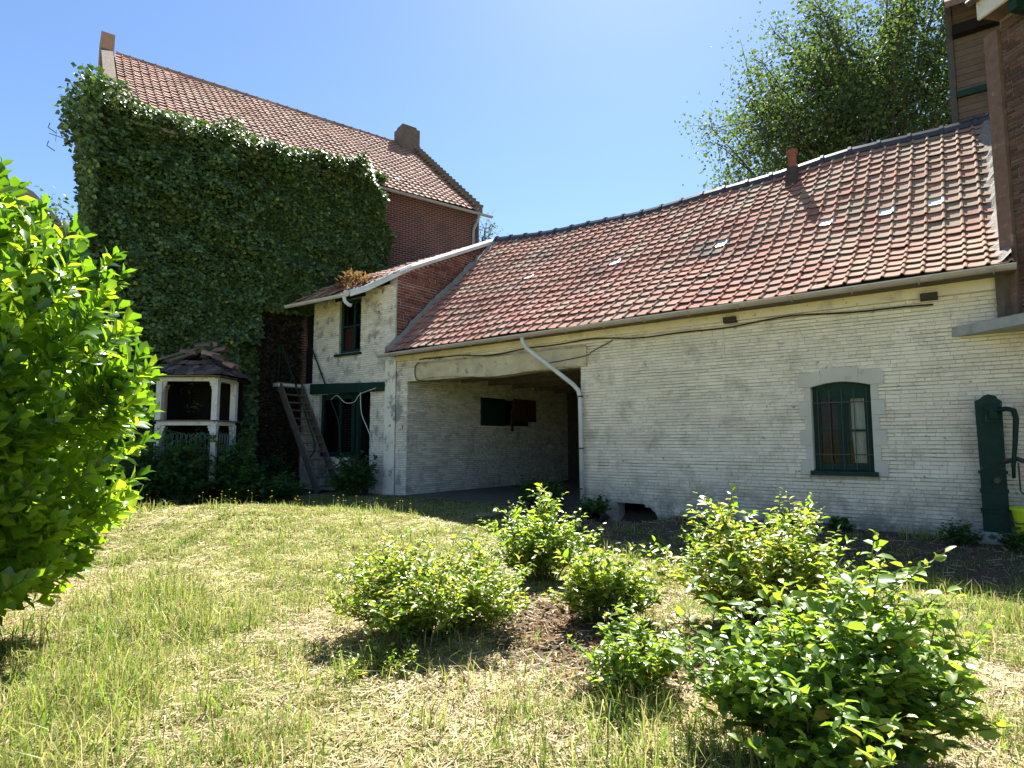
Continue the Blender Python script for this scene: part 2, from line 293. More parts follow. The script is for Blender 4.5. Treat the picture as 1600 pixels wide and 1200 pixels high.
_bv = [(-.5, 0, -.5), (.5, 0, -.5), (.5, 0, .5), (-.5, 0, .5), (-.5, .72, -.5), (.5, .72, -.5), (.5, .72, .5), (-.5, .72, .5), (-.475, 1, -.4), (.475, 1, -.4), (.475, 1, .4), (-.475, 1, .4)]
_bf = [(0, 1, 5, 4), (1, 2, 6, 5), (2, 3, 7, 6), (3, 0, 4, 7), (4, 5, 9, 8), (5, 6, 10, 9), (6, 7, 11, 10), (7, 4, 8, 11), (8, 9, 10, 11)]
def brick_mats(B, o, e1, nrm, jz=.006, jv=.0025, dep=.012, jit=.004, wob=None):
    Ms = []
    for a, b, c, d in B:
        m = Matrix.Identity(4); r = random.gauss(0, .006); e = np.array(e1, float); z = np.array([0, 0, 1.0]) + e * r
        l = (b - a) - jv * random.uniform(.5, 2); h = (d - c) - jz * (.25 + 1.9 * float(vn(a * .9, c * 15.1, 1, 77)) ** 1.5) * random.uniform(.6, 1.3)
        m.col[0][:3] = (e - np.array([0, 0, r])) * l; m.col[1][:3] = np.array(nrm, float) * (dep + random.uniform(-jit, jit)); m.col[2][:3] = z * h
        m.col[3][:3] = np.array(o) + e * (a + b) / 2 + np.array([0, 0, (c + d) / 2]); Ms.append(m)
    return Ms
# ---- pantiles
def tile_template(Wd, Lt):
    pr = [(0, .002), (.1, -.003), (.45, -.006), (.76, -.002), (.815, .022), (.88, .034), (.955, .026), (1.01, .004)]
    n = len(pr); lift = .045
    V = [(x * Wd, 0, z + lift) for x, z in pr] + [(x * Wd, Lt, z) for x, z in pr] + [(x * Wd, .004, z + lift - .018) for x, z in pr]
    F = [(i, i + 1, n + i + 1, n + i) for i in range(n - 1)] + [(2 * n + i, 2 * n + i + 1, i + 1, i) for i in range(n - 1)]
    return np.array(V, float), F
def tile_roof(parent, surf, u0, u1, ell, Wd, E, m, n_ind, special=(), jit=.004, skip=None):
    """surf(u, l) -> world point"""
    nc = int(round((u1 - u0) / Wd)); Wd = (u1 - u0) / nc; nr = int(ell / E); E = ell / nr; Ms = []; SP = []
    T, F = tile_template(Wd, E + .06)
    for j in range(nr):
        for i in range(nc):
            u = u0 + i * Wd; l = j * E
            if skip and skip(u, l): continue
            p = surf(u, l); ex = surf(u + Wd, l) - p; ey = surf(u, l + E) - p
            ex /= np.linalg.norm(ex); ey /= np.linalg.norm(ey); ez = np.cross(ex, ey); ez /= np.linalg.norm(ez)
            r = random.gauss(0, .012); ex2 = ex + ey * r; ey2 = ey - ex * r
            M = Matrix.Identity(4); M.col[0][:3] = ex2; M.col[1][:3] = ey2 + ez * random.gauss(0, .008); M.col[2][:3] = ez; M.col[3][:3] = p + ez * (.01 + random.gauss(0, jit)) + ey * random.gauss(0, .008)
            (SP if any(abs(u + Wd / 2 - a) < Wd / 2 and abs(l + E / 2 - b) < E / 2 for a, b in special) else Ms).append(M)
    repeat('roof_tile', 'roof_tiles', T, F, Ms, m, parent, n_ind)
    if SP:
        me = mesh('glass_roof_tile', T, F, 'glass_tile')
        for M in SP: piece('glass_roof_tile', me, M, parent)
# ---- leaves
LT = np.array([(0, 0, 0), (.3, -.42, .1), (.3, 0, 0), (.3, .42, .1), (.68, -.36, .06), (.68, 0, -.03), (.68, .36, .06), (1, 0, -.12)], float)
LFc = np.array([(0, 2, 1), (0, 3, 2), (1, 2, 5), (1, 5, 4), (2, 3, 6), (2, 6, 5), (4, 5, 7), (5, 6, 7)])
LT4 = np.array([(0, 0, 0), (.45, -.5, .08), (1, 0, -.1), (.45, .5, .08)], float); LF4 = np.array([(0, 2, 1), (0, 3, 2)])
def unit(a): return a / (np.linalg.norm(a, axis=-1, keepdims=True) + 1e-9)
def leaf_frames(D, Nn):
    D = unit(D); Sd = unit(np.cross(Nn, D)); return D, Sd, np.cross(D, Sd)
def leaf_geo(P, D, Nn, L, Wd, T=LT, F=LFc):
    D, Sd, Nn = leaf_frames(D, Nn); L = np.broadcast_to(L, (len(P),)); Wd = np.broadcast_to(Wd, (len(P),))
    V = P[:, None] + T[None, :, 0, None] * (D * L[:, None])[:, None] + T[None, :, 1, None] * (Sd * Wd[:, None])[:, None] + T[None, :, 2, None] * (Nn * L[:, None])[:, None]
    return V.reshape(-1, 3), (F[None] + (np.arange(len(P)) * len(T))[:, None, None]).reshape(-1, 3)
def vn(x, y, s=1.0, seed=0):                                    # smooth value noise, numpy
    x = np.asarray(x, float) * s + 100.3; y = np.asarray(y, float) * s + 57.7; xi = np.floor(x).astype(int); yi = np.floor(y).astype(int); fx = x - xi; fy = y - yi
    fx = fx * fx * (3 - 2 * fx); fy = fy * fy * (3 - 2 * fy)
    def h(a, b): v = np.sin(a * 127.1 + b * 311.7 + seed * 74.7) * 43758.5453; return v - np.floor(v)
    return (h(xi, yi) * (1 - fx) + h(xi + 1, yi) * fx) * (1 - fy) + (h(xi, yi + 1) * (1 - fx) + h(xi + 1, yi + 1) * fx) * fy
# ------------------------------------------------------------------ ground
def us(x, y): dx = np.asarray(x) - BX; dy = np.asarray(y) - BY; return dx * DU[0] + dy * DU[1], dx * NS[0] + dy * NS[1]
def hts(x, y): dx = np.asarray(x) - H0[0]; dy = np.asarray(y) - H0[1]; return dx * HT[0] + dy * HT[1], dx * HN[0] + dy * HN[1]
CEL = W(7.55, -.35)
def gz(x, y):
    x = np.asarray(x, float); y = np.asarray(y, float); u, s = us(x, y)
    q = np.clip((-s - .5) / 2.2, 0, 1); z = .46 * np.exp(-((x + 5.2) / 4.2) ** 2 - ((y - 11.8) / 2.6) ** 2) - .2 * q * q * (3 - 2 * q)
    z = z - .42 * np.exp(-((u - 7.5) / .62) ** 4 - ((s + .3) / .62) ** 4)
    k = np.clip((-s - .2) / 1.5, 0, 1) * np.clip(1.6 - np.hypot(x, y) / 30, 0, 1)
    z = z + k * (.07 * (vn(x, y, .6) - .5) + .05 * (vn(x, y, 2.1, 3) - .5) + .03 * (vn(x, y, 5, 5) - .5))
    return z + .08 * np.exp(-((x - .55) / 1.2) ** 2 - ((y - 5.9) / 1.3) ** 2)
def soilf(x, y):
    u, s = us(x, y); a = 1.35 * np.exp(-(((x - .36) / .58) ** 2 + ((y - 5.7) / 1.2) ** 2)) + .9 * np.exp(-(((x - 1.05) / .5) ** 2 + ((y - 4.9) / .75) ** 2)) + .5 * np.exp(-(((x - 3.2) / .5) ** 2 + ((y - 4.8) / .6) ** 2))
    b = np.clip((s + 3.4) / .8, 0, 1) * .75; b = np.where(u < 5, b * .45 + .3 * np.clip((s + 1.2), 0, 1), b)
    t, hs = hts(x, y); c = np.clip((hs + 3.0), 0, 1) * .8
    return np.clip(np.maximum(np.maximum(a, b), c), 0, 1)
def greenf(x, y):
    u, s = us(x, y)
    g = .56 + .34 * np.clip((y - 6) / 4, 0, 1) + .5 * (vn(x, y, .7, 9) - .5) + .5 * (vn(x, y, 2.2, 4) - .5)
    g = g + .45 * np.exp(-(((x + 3.0) / 1.0) ** 2 + ((y - 5.0) / 2.5) ** 2)) + .25 * np.clip((3.4 - y) / 1, 0, 1) + .2 * np.clip(x - 3, 0, 1)
    g = g - .06 * np.exp(-(((x + 1.8) / .8) ** 2 + ((y - 5.6) / 1.3) ** 2))
    return np.clip(g * (1 - .8 * soilf(x, y)), 0, 1)
ax = np.unique(np.concatenate([-np.geomspace(9.6, 400, 22), np.arange(-9.6, 9.61, .12), np.geomspace(9.6, 400, 22)]))
ay = np.unique(np.concatenate([-np.geomspace(.5, 300, 14), np.arange(0, 19.2, .12), np.geomspace(19.2, 600, 24)]))
X, Y = np.meshgrid(ax, ay); X = X.ravel(); Y = Y.ravel(); nx = len(ax); I = np.arange((len(ay) - 1) * nx).reshape(len(ay) - 1, nx)[:, :-1].ravel()
gr = obj('ground', (np.stack([X, Y, gz(X, Y)], 1), np.stack([I, I + 1, I + nx + 1, I + nx], 1)), 'ground', smooth=True, attrs={'green': greenf(X, Y), 'soil': soilf(X, Y)}, center=False)
tag(gr, 'dry straw covered farmyard ground with patchy grass', 'ground', kind='structure')
# ------------------------------------------------------------------ BARN
LB = 13.95; DEP = 9.2
def eave(u): return 4.02 + .15 * np.clip(u, 0, 14) / 13.9
def sag(u): return -.27 * math.sin(math.pi * min(max(u / 11.0, 0), 1))
def barn_prof(u):
    k = min(max(u / 13.9, 0), 1); return (-.48, eave(u)), (1.35, 5.72 - .37 * k + .3 * sag(u)), (4.61, 8.66 + sag(u))
LEN1 = 2.3; LENR = 6.9
def barn_surf(u, l):
    a, b, c = barn_prof(u); q = l / LENR
    # smooth kink (quadratic blend around the break)
    def lin(x): 
        k = .33
        return (np.array(a) + (np.array(b) - a) * x / k) if x < k else (np.array(b) + (np.array(c) - b) * (x - k) / (1 - k))
    p = (lin(max(q - .05, 0)) + lin(q) * 2 + lin(min(q + .05, 1.0))) / 4 if .05 < q < .95 else lin(q)
    z = p[1] + .02 * math.sin(u * 1.7 + l * 1.1) + .015 * math.sin(u * .6 - l * 2.3)
    return W(u, p[0], z)
barn = thing('barn', 'long white brick barn with red pantile roof and open carriage passage', 'barn', W(7, 0, 0))
WIN = (10.98, 11.93, .98, 2.6); PASS = (.42, 6.15, -.5, 3.22)
fw = obj('front_wall', xf(wall_holes(-.02, 14.55, -.5, 4.0, [WIN, PASS, (7.02, 8.0, -.5, .235)], 0, .36), BM), 'white_joint', barn)
def s_out(z):                                                   # window surround outline, per course
    if .9 < z < 2.78:
        k = int((z - .95) / .265) % 2; e = .2 if k == 0 else .11
        e = .1
        if z > 2.72: e = -.02
        return (10.98 - e, 11.93 + e)
    if .86 < z <= .9: return (10.9, 12.0)
def cellar(z):
    if z < .22: q = max(0, (z + .2)) / .42; return (7.02, 8.02 - .5 * max(0, q) ** 3)
def spans(z):
    S0 = []
    if z > 3.22: S0 = [(-.02, 14.55)] if z > 3.74 else [(-.02, .8), (6.3, 14.55)]
    else: S0 = [(-.02, .42), (6.15, 14.55)]
    for h in (s_out(z), cellar(z)):
        if h: S0 = [q for a, b in S0 for q in (((a, min(b, h[0])), (max(a, h[1]), b)) if a < h[0] < b else ((a, b),)) if q[1] - q[0] > .02]
    return S0
Bk = lay(-.25, 3.98, spans, .0655); Ms = brick_mats(Bk, B0, DU, -NS, jz=.0115, jv=.0022, dep=.017, jit=.007)
pier = [i for i, b in enumerate(Bk) if b[1] < 3]; main = [i for i, b in enumerate(Bk) if b[1] >= 3]
repeat('brick', 'brick_courses', _bv, _bf, [Ms[i] for i in main], 'white', fw, 300, allowed=np.array([Bk[i][0] < 14.0 and Bk[i][1] > 11 for i in main]))
repeat('brick', 'pier_bricks', _bv, _bf, [Ms[i] for i in pier], 'flaky', fw, 0)
# arch spandrel over the cellar hole
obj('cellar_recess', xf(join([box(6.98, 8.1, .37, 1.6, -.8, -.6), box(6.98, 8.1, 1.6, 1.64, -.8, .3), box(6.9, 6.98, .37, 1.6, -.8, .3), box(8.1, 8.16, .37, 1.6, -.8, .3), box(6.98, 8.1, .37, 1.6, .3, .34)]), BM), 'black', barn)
obj('cellar_arch', xf(prism([(8.02, -.4), (8.02, .25), (7.5, .25), (7.62, .215), (7.78, .15), (7.9, .05), (7.98, -.1), (8.0, -.4)], -.012, .3), BM), 'white', barn)
obj('back_wall', xf(wall_holes(-.02, 14.55, -.5, 4.1, [], DEP - .36, DEP), BM), 'white_joint', barn)
pw = obj('passage_side_wall', xf(wall_holes(.36, DEP - .36, -.3, 3.9, [(3.28, 6.3, 2.08, 2.95)], 0, .42), frame(NS, -DU, W(.42, 0, 0))), 'flaky_joint', barn)
pb = lay(-.1, 3.6, lambda z: [(.0, 3.24), (6.34, 8.8)] if 2.05 < z < 3.0 else [(.0, 8.8)], .066)
repeat('brick', 'brick_courses', _bv, _bf, brick_mats(pb, W(.42, 0, 0), NS, DU, jz=.011, jv=.004, dep=.014, jit=.007), 'passage', pw, 0)
obj('partition_wall', xf(box(6.15, 6.45, .36, DEP - .36, -.3, 3.9), BM), 'cement', barn)
obj('end_wall', xf(box(14.2, 14.55, .36, DEP - .36, -.3, 3.9), BM), 'white_joint', barn)
obj('rear_gate', xf(box(.42, 6.15, DEP - .62, DEP - .5, -.1, 3.6), BM), 'darkwood', barn)
obj('loft_floor', xf(box(-.02, 14.55, .37, DEP - .37, 3.56, 3.68), BM), 'darkwood', barn)
for k in range(6): obj('joist', xf(box(.44, 6.13, .9 + k * 1.35, 1.04 + k * 1.35, 3.38, 3.555), BM), 'oldwood', barn)
pf = obj('passage_floor', xf(box(.43, 6.14, -.25, DEP - .63, -.2, .03), BM), 'dirtfloor'); tag(pf, 'packed dirt floor inside the carriage passage', 'floor', kind='structure')
# lintel beam, uneven
n = 26; V = []; F = []
for i in range(n + 1):
    u = .78 + 5.55 * i / n; b = 3.24 + .05 * math.sin(i * .35) + random.uniform(-.012, .012) - .03 * i / n; t = 3.72 + random.uniform(-.01, .01)
    if i == 0: b += .08
    y = -.06 + random.uniform(-.012, .012); V += [(u, .3, b), (u, y + .01, b), (u, y - .02, b + .1), (u, y, (b + t) / 2), (u, y - .015, t - .05), (u, .3, t)]
for i in range(n):
    for k in range(6): F.append((i * 6 + k, i * 6 + (k + 1) % 6, i * 6 + 6 + (k + 1) % 6, i * 6 + 6 + k))
F += [tuple(range(6)), tuple(range(n * 6 + 5, n * 6 - 1, -1))]
obj('lintel_beam', xf((np.array(V), F), BM), 'beam', barn)
obj('wall_plate', xf(hexa([(-.02, -.07, 3.84), (14.2, -.07, 3.9), (14.2, -.0225, 3.9), (-.02, -.0225, 3.84), (-.02, -.07, 3.978), (14.2, -.07, 4.085), (14.2, -.0225, 4.085), (-.02, -.0225, 3.978)]), BM), 'white', barn)
obj('eave_board', xf(hexa([(-.02, -.5, 3.93), (LB, -.5, 4.07), (LB, .1, 4.09), (-.02, .1, 3.985), (-.02, -.5, 3.96), (LB, -.5, 4.1), (LB, .1, 4.2), (-.02, .1, 4.05)]), BM), 'oldwood', barn)
for a in (9.6, 12.85): obj('dark_hole_block', xf(box(a - .12, a + .12, -.16, -.02, 3.84, 3.95), BM), 'darkwood', barn)  # dark blocks standing in for shaded holes in the wall
# roof
NU, NL = 40, 14; V = []; F = []
for i in range(NU + 1):
    for j in range(NL + 1): V.append(barn_surf(-.02 + (LB + .05) * i / NU, LENR * j / NL) - np.array([0, 0, .045]))
back0 = len(V)
for i in range(NU + 1): V.append(W(-.02 + (LB + .05) * i / NU, DEP + .4, 3.9)); V.append(W(-.02 + (LB + .05) * i / NU, DEP + .4, 3.8)); V.append(W(-.02 + (LB + .05) * i / NU, -.4, eave(0) - .09))
for i in range(NU):
    for j in range(NL): a = i * (NL + 1) + j; F.append((a, a + NL + 1, a + NL + 2, a + 1))
    F.append((i * (NL + 1) + NL, (i + 1) * (NL + 1) + NL, back0 + 3 * i + 3, back0 + 3 * i))
roof = obj('roof', (np.array(V), F), 'darkwood', barn)
# gable ends
for u in (-.02, 14.2):
    a, b, c = barn_prof(min(u, 13.9)); obj('gable', xf(prism([(0.0, 3.7), (DEP - .05, 3.7), (c[0], c[1] - .12), (b[0], b[1] - .1)], -.2 if u < 1 else -.35, 0), frame(NS, -DU, W(u, 0, 0))), 'mortar', barn)
SG = [(u, 3.4) for u in (3.3, 6.13, 8.72, 11.07, 12.15, 12.99)]
tile_roof(roof, barn_surf, 0, LB, LENR - .12, .279, .31, 'tile', 300, SG)
# ridge tiles
k = 0; u = 0.02; rl = .62
while u < LB:
    e = min(u + rl, LB); P = [barn_surf(x, LENR) + np.array([0, 0, -.03]) for x in (u, e)]
    pr = [(-.2, -.1), (-.17, .02), (-.1, .105), (0, .14), (.1, .105), (.17, .02), (.2, -.1)]
    def ring(p, sc): return [p + NS * x * sc + np.array([0, 0, z * sc]) for x, z in pr]
    col = P[0] + DU * .07
    R = ring(P[0], 1.22) + ring(col, 1.22) + ring(col + DU * .002, 1.0) + ring(P[1] + DU * .03, 1.0)
    F = [(7 * a + i, 7 * a + i + 1, 7 * a + i + 8, 7 * a + i + 7) for a in range(3) for i in range(6)]
    obj('ridge_tile', (np.array(R), F), 'ridge', roof, smooth=False); u = e
# mortar fillets along both ends of the roof
def fillet(u, sgn, seed):
    V = []; F = []; n = 40; rr = random.Random(seed)
    for i in range(n + 1):
        l = LENR * i / n; p = barn_surf(min(max(u, 0), LB), l); a = rr.uniform(.12, .24); h = rr.uniform(.1, .2)
        V += [p + DU * sgn * a + np.array([0, 0, .025]), p + DU * sgn * a * .5 + np.array([0, 0, .07 + rr.uniform(0, .03)]), p + np.array([0, 0, h]), p + np.array([0, 0, -.1])]
    for i in range(n):
        for k in range(3): F.append((4 * i + k, 4 * i + k + 1, 4 * i + k + 5, 4 * i + k + 4))
    return (np.array(V), F)
obj('mortar_flashing', fillet(0.0, 1, 1), 'cement', roof); obj('mortar_flashing', fillet(LB - .02, -1, 2), 'cement', roof)
# gutter
def gutter(P0, P1, out, r=.075, n=7):
    V = []; F = []
    for p in (P0, P1):
        for rr in (r, r - .008):
            for k in range(n): a = math.pi * k / (n - 1); V.append(np.array(p) + np.array(out) * (-math.cos(a) * rr) + np.array([0, 0, -math.sin(a) * rr]))
    for k in range(n - 1): F += [(k, k + 1, 2 * n + k + 1, 2 * n + k), (n + k, 3 * n + k, 3 * n + k + 1, n + k + 1)]
    F += [(0, 2 * n, 3 * n, n), (n - 1, 2 * n - 1, 4 * n - 1, 3 * n - 1)]
    for b in (0, 2 * n): F.append(tuple(b + k for k in range(n)))
    return (np.array(V), F)
gt = obj('gutter', gutter(W(-.2, -.56, eave(0) - .05), W(LB + .02, -.56, eave(13.9) - .035), -NS), 'zinc', barn)
obj('gutter_lip', tube([W(-.2, -.64, eave(0) - .045), W(LB + .02, -.64, eave(13.9) - .03)], .012, 6), 'pvc', gt)
for k in range(15):
    u = .4 + k * .95; z = eave(u) - .05
    obj('bracket', tube([W(u, -.565 - .082 * math.cos(math.pi * i / 8), z - .082 * math.sin(math.pi * i / 8)) for i in range(9)], .011, 5), 'zinc', gt)
zg = eave(4.9) - .1
dp = obj('downpipe', tube([W(4.88, -.56, zg), W(4.9, -.56, zg - .12), W(4.98, -.52, zg - .26), W(6.05, -.2, 2.82), W(6.15, -.13, 2.68), W(6.19, -.12, 2.5), W(6.22, -.12, .1)], .052, 12), 'pvc', barn, smooth=True)
for z in (2.52, 1.35, .45): obj('pipe_clip', tube([W(6.2, -.12, z), W(6.2, -.12, z + .035)], .064, 12), 'iron', dp)
# chimney pot on the ridge
cb = W(9.96, 4.2, 0); cp = obj('chimney_stub', hexa([W(9.8, 3.75, 7.5), W(10.12, 3.75, 7.5), W(10.12, 4.4, 7.5), W(9.8, 4.4, 7.5), W(9.86, 3.98, 8.42), W(10.07, 3.98, 8.42), W(10.07, 4.3, 8.42), W(9.86, 4.3, 8.42)]), 'sootstone', roof)
obj('chimney_pot', lathe([(.1, 8.38), (.105, 8.78), (.135, 8.8), (.135, 8.9), (.095, 8.9), (.085, 8.6)], 14, (*W(9.97, 4.14)[:2], 0)), 'rust', roof, smooth=False)
# window
wn = obj('window', xf(join([box(10.985, 11.06, .1, .17, 1.0, 2.57), box(11.85, 11.925, .1, .17, 1.0, 2.57), box(11.06, 11.85, .1, .17, 1.0, 1.07), box(11.06, 11.85, .1, .17, 2.36, 2.59), box(11.425, 11.495, .085, .165, 1.07, 2.36)]), BM), 'green', barn)
for a, b in ((11.06, 11.425), (11.495, 11.85)):
    obj('casement', xf(join([box(a, a + .045, .11, .155, 1.07, 2.36), box(b - .045, b, .11, .155, 1.07, 2.36), box(a + .045, b - .045, .11, .155, 1.07, 1.14), box(a + .045, b - .045, .11, .155, 2.28, 2.36), box(a + .045, b - .045, .112, .15, 1.69, 1.73)]), BM), 'green', wn)
    for z0, z1 in ((1.14, 1.69), (1.73, 2.28)): obj('pane', xf((np.array([(a + .045, .13, z0), (b - .045, .13, z0), (b - .045, .13, z1), (a + .045, .13, z1)]), [(0, 1, 2, 3)]), BM), 'glass', wn)
for i in range(5): obj('window_bar', tube([W(11.07 + .195 * i, .05, .99), W(11.07 + .195 * i, .05, 2.45)], .008, 6), 'iron', wn)
for z in (1.28, 2.2): obj('window_bar', xf(box(10.99, 11.92, .04, .06, z, z + .02), BM), 'iron', wn)
obj('sill', xf(hexa([(10.93, -.09, .92), (11.99, -.09, .92), (11.99, .2, .92), (10.93, .2, .92), (10.93, -.09, .995), (11.99, -.09, .995), (11.99, .2, 1.03), (10.93, .2, 1.03)]), BM), 'green', wn)
sur = obj('window_surround', xf(join([box(10.94, 10.985, -.005, .1, 1.03, 2.45), box(11.925, 11.97, -.005, .1, 1.03, 2.45)]), BM), 'stone', barn)
z = .925
for k in range(6):
    h = .262; e = .2 if k % 2 == 0 else .112
    for sgn in (-1, 1):
        a, b = (10.98 - e, 10.98) if sgn < 0 else (11.93, 11.93 + e); obj('quoin_stone', xf(box(a + .002, b - .002, -.042, .12, z + .002, z + h - .002), BM), 'stone', sur)
    z += h
zt = z - 0.0; ar = [(10.985 + .94 * i / 10, 2.5 + .075 * math.sin(math.pi * i / 10)) for i in range(11)]
def voussoir(i0, i1, xa, xb, z1a, z1b): lo = ar[i0:i1 + 1]; return xf(prism([(xa, lo[0][1]) if xa < lo[0][0] else lo[0], *lo, (xb, lo[-1][1]) if xb > lo[-1][0] else lo[-1], (xb, z1b), (xa, z1a)], -.044, .12), BM)
obj('quoin_stone', voussoir(0, 2, 10.78, ar[2][0] - .03, 2.74, 2.78), 'stone', sur)
obj('quoin_stone', voussoir(8, 10, ar[8][0] + .03, 12.13, 2.78, 2.74), 'stone', sur)
obj('keystone', xf(prism([*ar[2:9], (ar[8][0] + .026, 2.805), (11.455, 2.83), (ar[2][0] - .026, 2.805)], -.047, .12), BM), 'stone', sur)
obj('room_back', xf(box(9.6, 13.6, 1.9, 1.96, .2, 3.5), BM), 'darkwood', barn)
cu = []
for i in range(25): cu.append((11.58 + .27 * i / 24 + .0, .22 + .02 * math.sin(i * 1.6)))
V = [W(x + (.03 if z < 1.5 else 0) * (1 - (x - 11.58) / .27), y, z) for z in (1.08, 1.7, 2.34) for x, y in cu]
ct = obj('curtain', (np.array(V), [(25 * r + i, 25 * r + i + 1, 25 * r + i + 26, 25 * r + i + 25) for r in range(2) for i in range(24)]), 'curtain', smooth=True)
tag(ct, 'white pleated net curtain hanging behind the barred window', 'curtain')
# shutters in passage wall
sh = obj('shutter', xf(box(3.25, 4.5, -.03, .02, 2.05, 2.97), frame(NS, -DU, W(.436, 0, 0))), 'green', barn)
for k in range(5): obj('plank', xf(box(3.26 + .247 * k, 3.26 + .247 * k + .24, -.045, -.031, 2.06, 2.96), frame(NS, -DU, W(.436, 0, 0))), 'green', sh)
sh2 = obj('shutter', xf(box(4.98, 6.36, -.03, .02, 2.24, 3.02), frame(NS, -DU, W(.436, 0, 0))), 'redwood', barn); sh2['label'] = 'faded dark red shutter'
for k in range(5): obj('plank', xf(box(4.99 + .272 * k, 4.99 + .272 * k + .265, -.045, -.031, 2.25, 3.01), frame(NS, -DU, W(.436, 0, 0))), 'redwood', sh2)
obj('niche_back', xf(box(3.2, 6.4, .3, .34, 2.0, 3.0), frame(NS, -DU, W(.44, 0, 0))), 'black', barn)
obj('hatch_post', xf(box(4.86, 4.98, -.04, .02, 1.88, 2.6), frame(NS, -DU, W(.44, 0, 0))), 'darkwood', barn)
# wall conduit
obj('conduit', tube([W(9.43, -.03, 3.68), W(9.44, -.03, 3.2)], .014, 6), 'white', barn)
# ---- cables on the barn
def smooth(P, k=6):
    P = np.asarray(P, float); Q = np.concatenate([[2 * P[0] - P[1]], P, [2 * P[-1] - P[-2]]]); out = []
    for i in range(1, len(Q) - 2):
        a, b, c, d = Q[i - 1:i + 3]
        for t in np.arange(k) / k: out.append(.5 * (2 * b + (c - a) * t + (2 * a - 5 * b + 4 * c - d) * t * t + (3 * b - a - 3 * c + d) * t ** 3))
    return np.array(out + [P[-1]])
def cab(name, pts, r, m, label): pts = smooth(pts, 1 if len(pts) > 20 else 6); o = obj(name, tube(pts, r, 6), m, smooth=True); tag(o, label, 'cable'); return o
cab('cable', [W(u, -.085 - .02 * math.sin(u), 3.78 - .0 + .045 * math.sin(u * 1.3) + .02 * math.sin(u * 3.1) - (.0 if u > 1.2 else .1 * (1.2 - u))) for u in np.linspace(1.0, 12.9, 60)], .016, 'cable', 'thick black cable strung under the eaves along the white barn wall')
cab('cable', [W(.98, -.09, 3.72), W(.86, -.1, 3.66), W(.82, -.1, 3.5), W(.86, -.1, 3.3), W(1.0, -.08, 3.22), W(1.8, .1, 3.17), W(3.2, .3, 3.14), W(4.6, .5, 3.2)], .012, 'cable', 'thin dark cable looping round the left end of the timber lintel')
cab('cable', [W(7.0, -.05, 3.76), W(6.5, -.08, 3.55), W(6.3, -.09, 3.46), W(5.2, -.1, 3.36)], .01, 'cable', 'short dark cable slanting down onto the right end of the lintel')
# ------------------------------------------------------------------ ANNEX between barn and house
ann = thing('annex', 'two storey whitewashed annex with small tiled roof between barn and ivy house', 'annex', W(-2.5, 0, 0))
UW = (-2.76, -1.7, 4.27, 6.0); DR = (-4.82, -4.1, 3.42, 6.05); LO = (-3.7, -1.18, -.2, 3.06)
aw = obj('front_wall', xf(wall_holes(-5.2, -.14, -.4, 6.2, [UW, DR, LO], .02, .34), BM), 'flaky_joint', ann)
def asp(z):
    S0 = [(-4.1 if z > 3.42 else -5.2, -.14)]
    for h in (UW, LO):
        if h[2] < z < h[3]: S0 = [q for a, b in S0 for q in ((a, min(b, h[0])), (max(a, h[1]), b)) if q[1] - q[0] > .03]
    return S0
ab = lay(-.1, 6.18, asp, .068)
repeat('brick', 'brick_courses', _bv, _bf, brick_mats(ab, W(0, .02, 0), DU, -NS, jz=.011, jv=.005, dep=.014, jit=.007), 'flaky', aw, 0)
obj('corner_pier', xf(box(-.5, -.05, -.03, .0, -.3, 3.9), BM), 'flaky', ann)
# brick gable rising above the barn roof (faces the barn)
def vz(s): return 6.6 + .462 * s
gv = prism([(.02, 3.9), (4.62, 3.9), (4.62, 8.6), (4.3, vz(4.3) - .12), (.02, vz(0) - .12)], 0, .3)
gw = obj('gable_wall', xf(gv, frame(NS, -DU, W(-.1, 0, 0))), 'mortar', ann)
def gsp(z):
    lo = 0.0; hi = min(4.6, max(0, (z - 4.2) / .94 + .5)); a = max(0.02, (z + .2 - 6.6) / .462)
    return [(a, hi)] if hi - a > .05 else []
gb = lay(4.0, 8.6, gsp, .088, .27); gM = brick_mats(gb, W(-.1, 0, 0), NS, DU, jz=.018, jv=.016, dep=.016, jit=.005)
repeat('brick', 'brick_courses', _bv, _bf, gM, 'redbrick', gw, 300)
# quoin of the annex corner
obj('rear_wall', xf(box(-5.2, -.4, 4.4, 4.6, -.4, 7.6), BM), 'flaky_joint', ann)
obj('interior_floor', xf(box(-5.2, -.4, .36, 4.38, 3.15, 3.3), BM), 'darkwood', ann)
obj('interior_wall', xf(box(-5.2, -.4, 2.2, 2.26, -.2, 3.1), BM), 'darkwood', ann)
ar_ = obj('roof', (np.array([W(-6.6, -.82, 5.9), W(-1.3, -.82, 5.85), W(-.08, 0.02, 6.52), W(-.08, 4.62, 8.62), W(-4.6, 4.62, 8.62), W(-6.6, -.82, 5.83), W(-1.3, -.82, 5.78), W(-.08, .02, 6.45), W(-.08, 4.62, 8.5), W(-4.6, 4.62, 8.5)]), [(0, 1, 2, 3, 4), (9, 8, 7, 6, 5), (0, 5, 6, 1), (1, 6, 7, 2), (2, 7, 8, 3), (3, 8, 9, 4), (4, 9, 5, 0)]), 'darkwood', ann)
def ann_surf(u, l):
    k = l / 6.0; s = -.9 + 5.5 * k; z = 5.9 + (s + .82) * .74 if s < 0 else 6.52 + (s) * .457
    return W(u, s, z + .03 * math.sin(u * 2.2))
tile_roof(ar_, ann_surf, -6.2, -.1, 6.0, .25, .3, 'tile_lean', 0, jit=.012, skip=lambda u, l: (u + .3 > -1.25 + 1.25 * (l / 6 * 5.5) / .85) if l / 6 * 5.5 < .85 else u < -6.2 + (l / 6 * 5.5 - .8) * .45)
ag = obj('gutter', gutter(W(-5.6, -.95, 5.9), W(-1.2, -.95, 5.84), -NS, .085), 'pvc', ann)
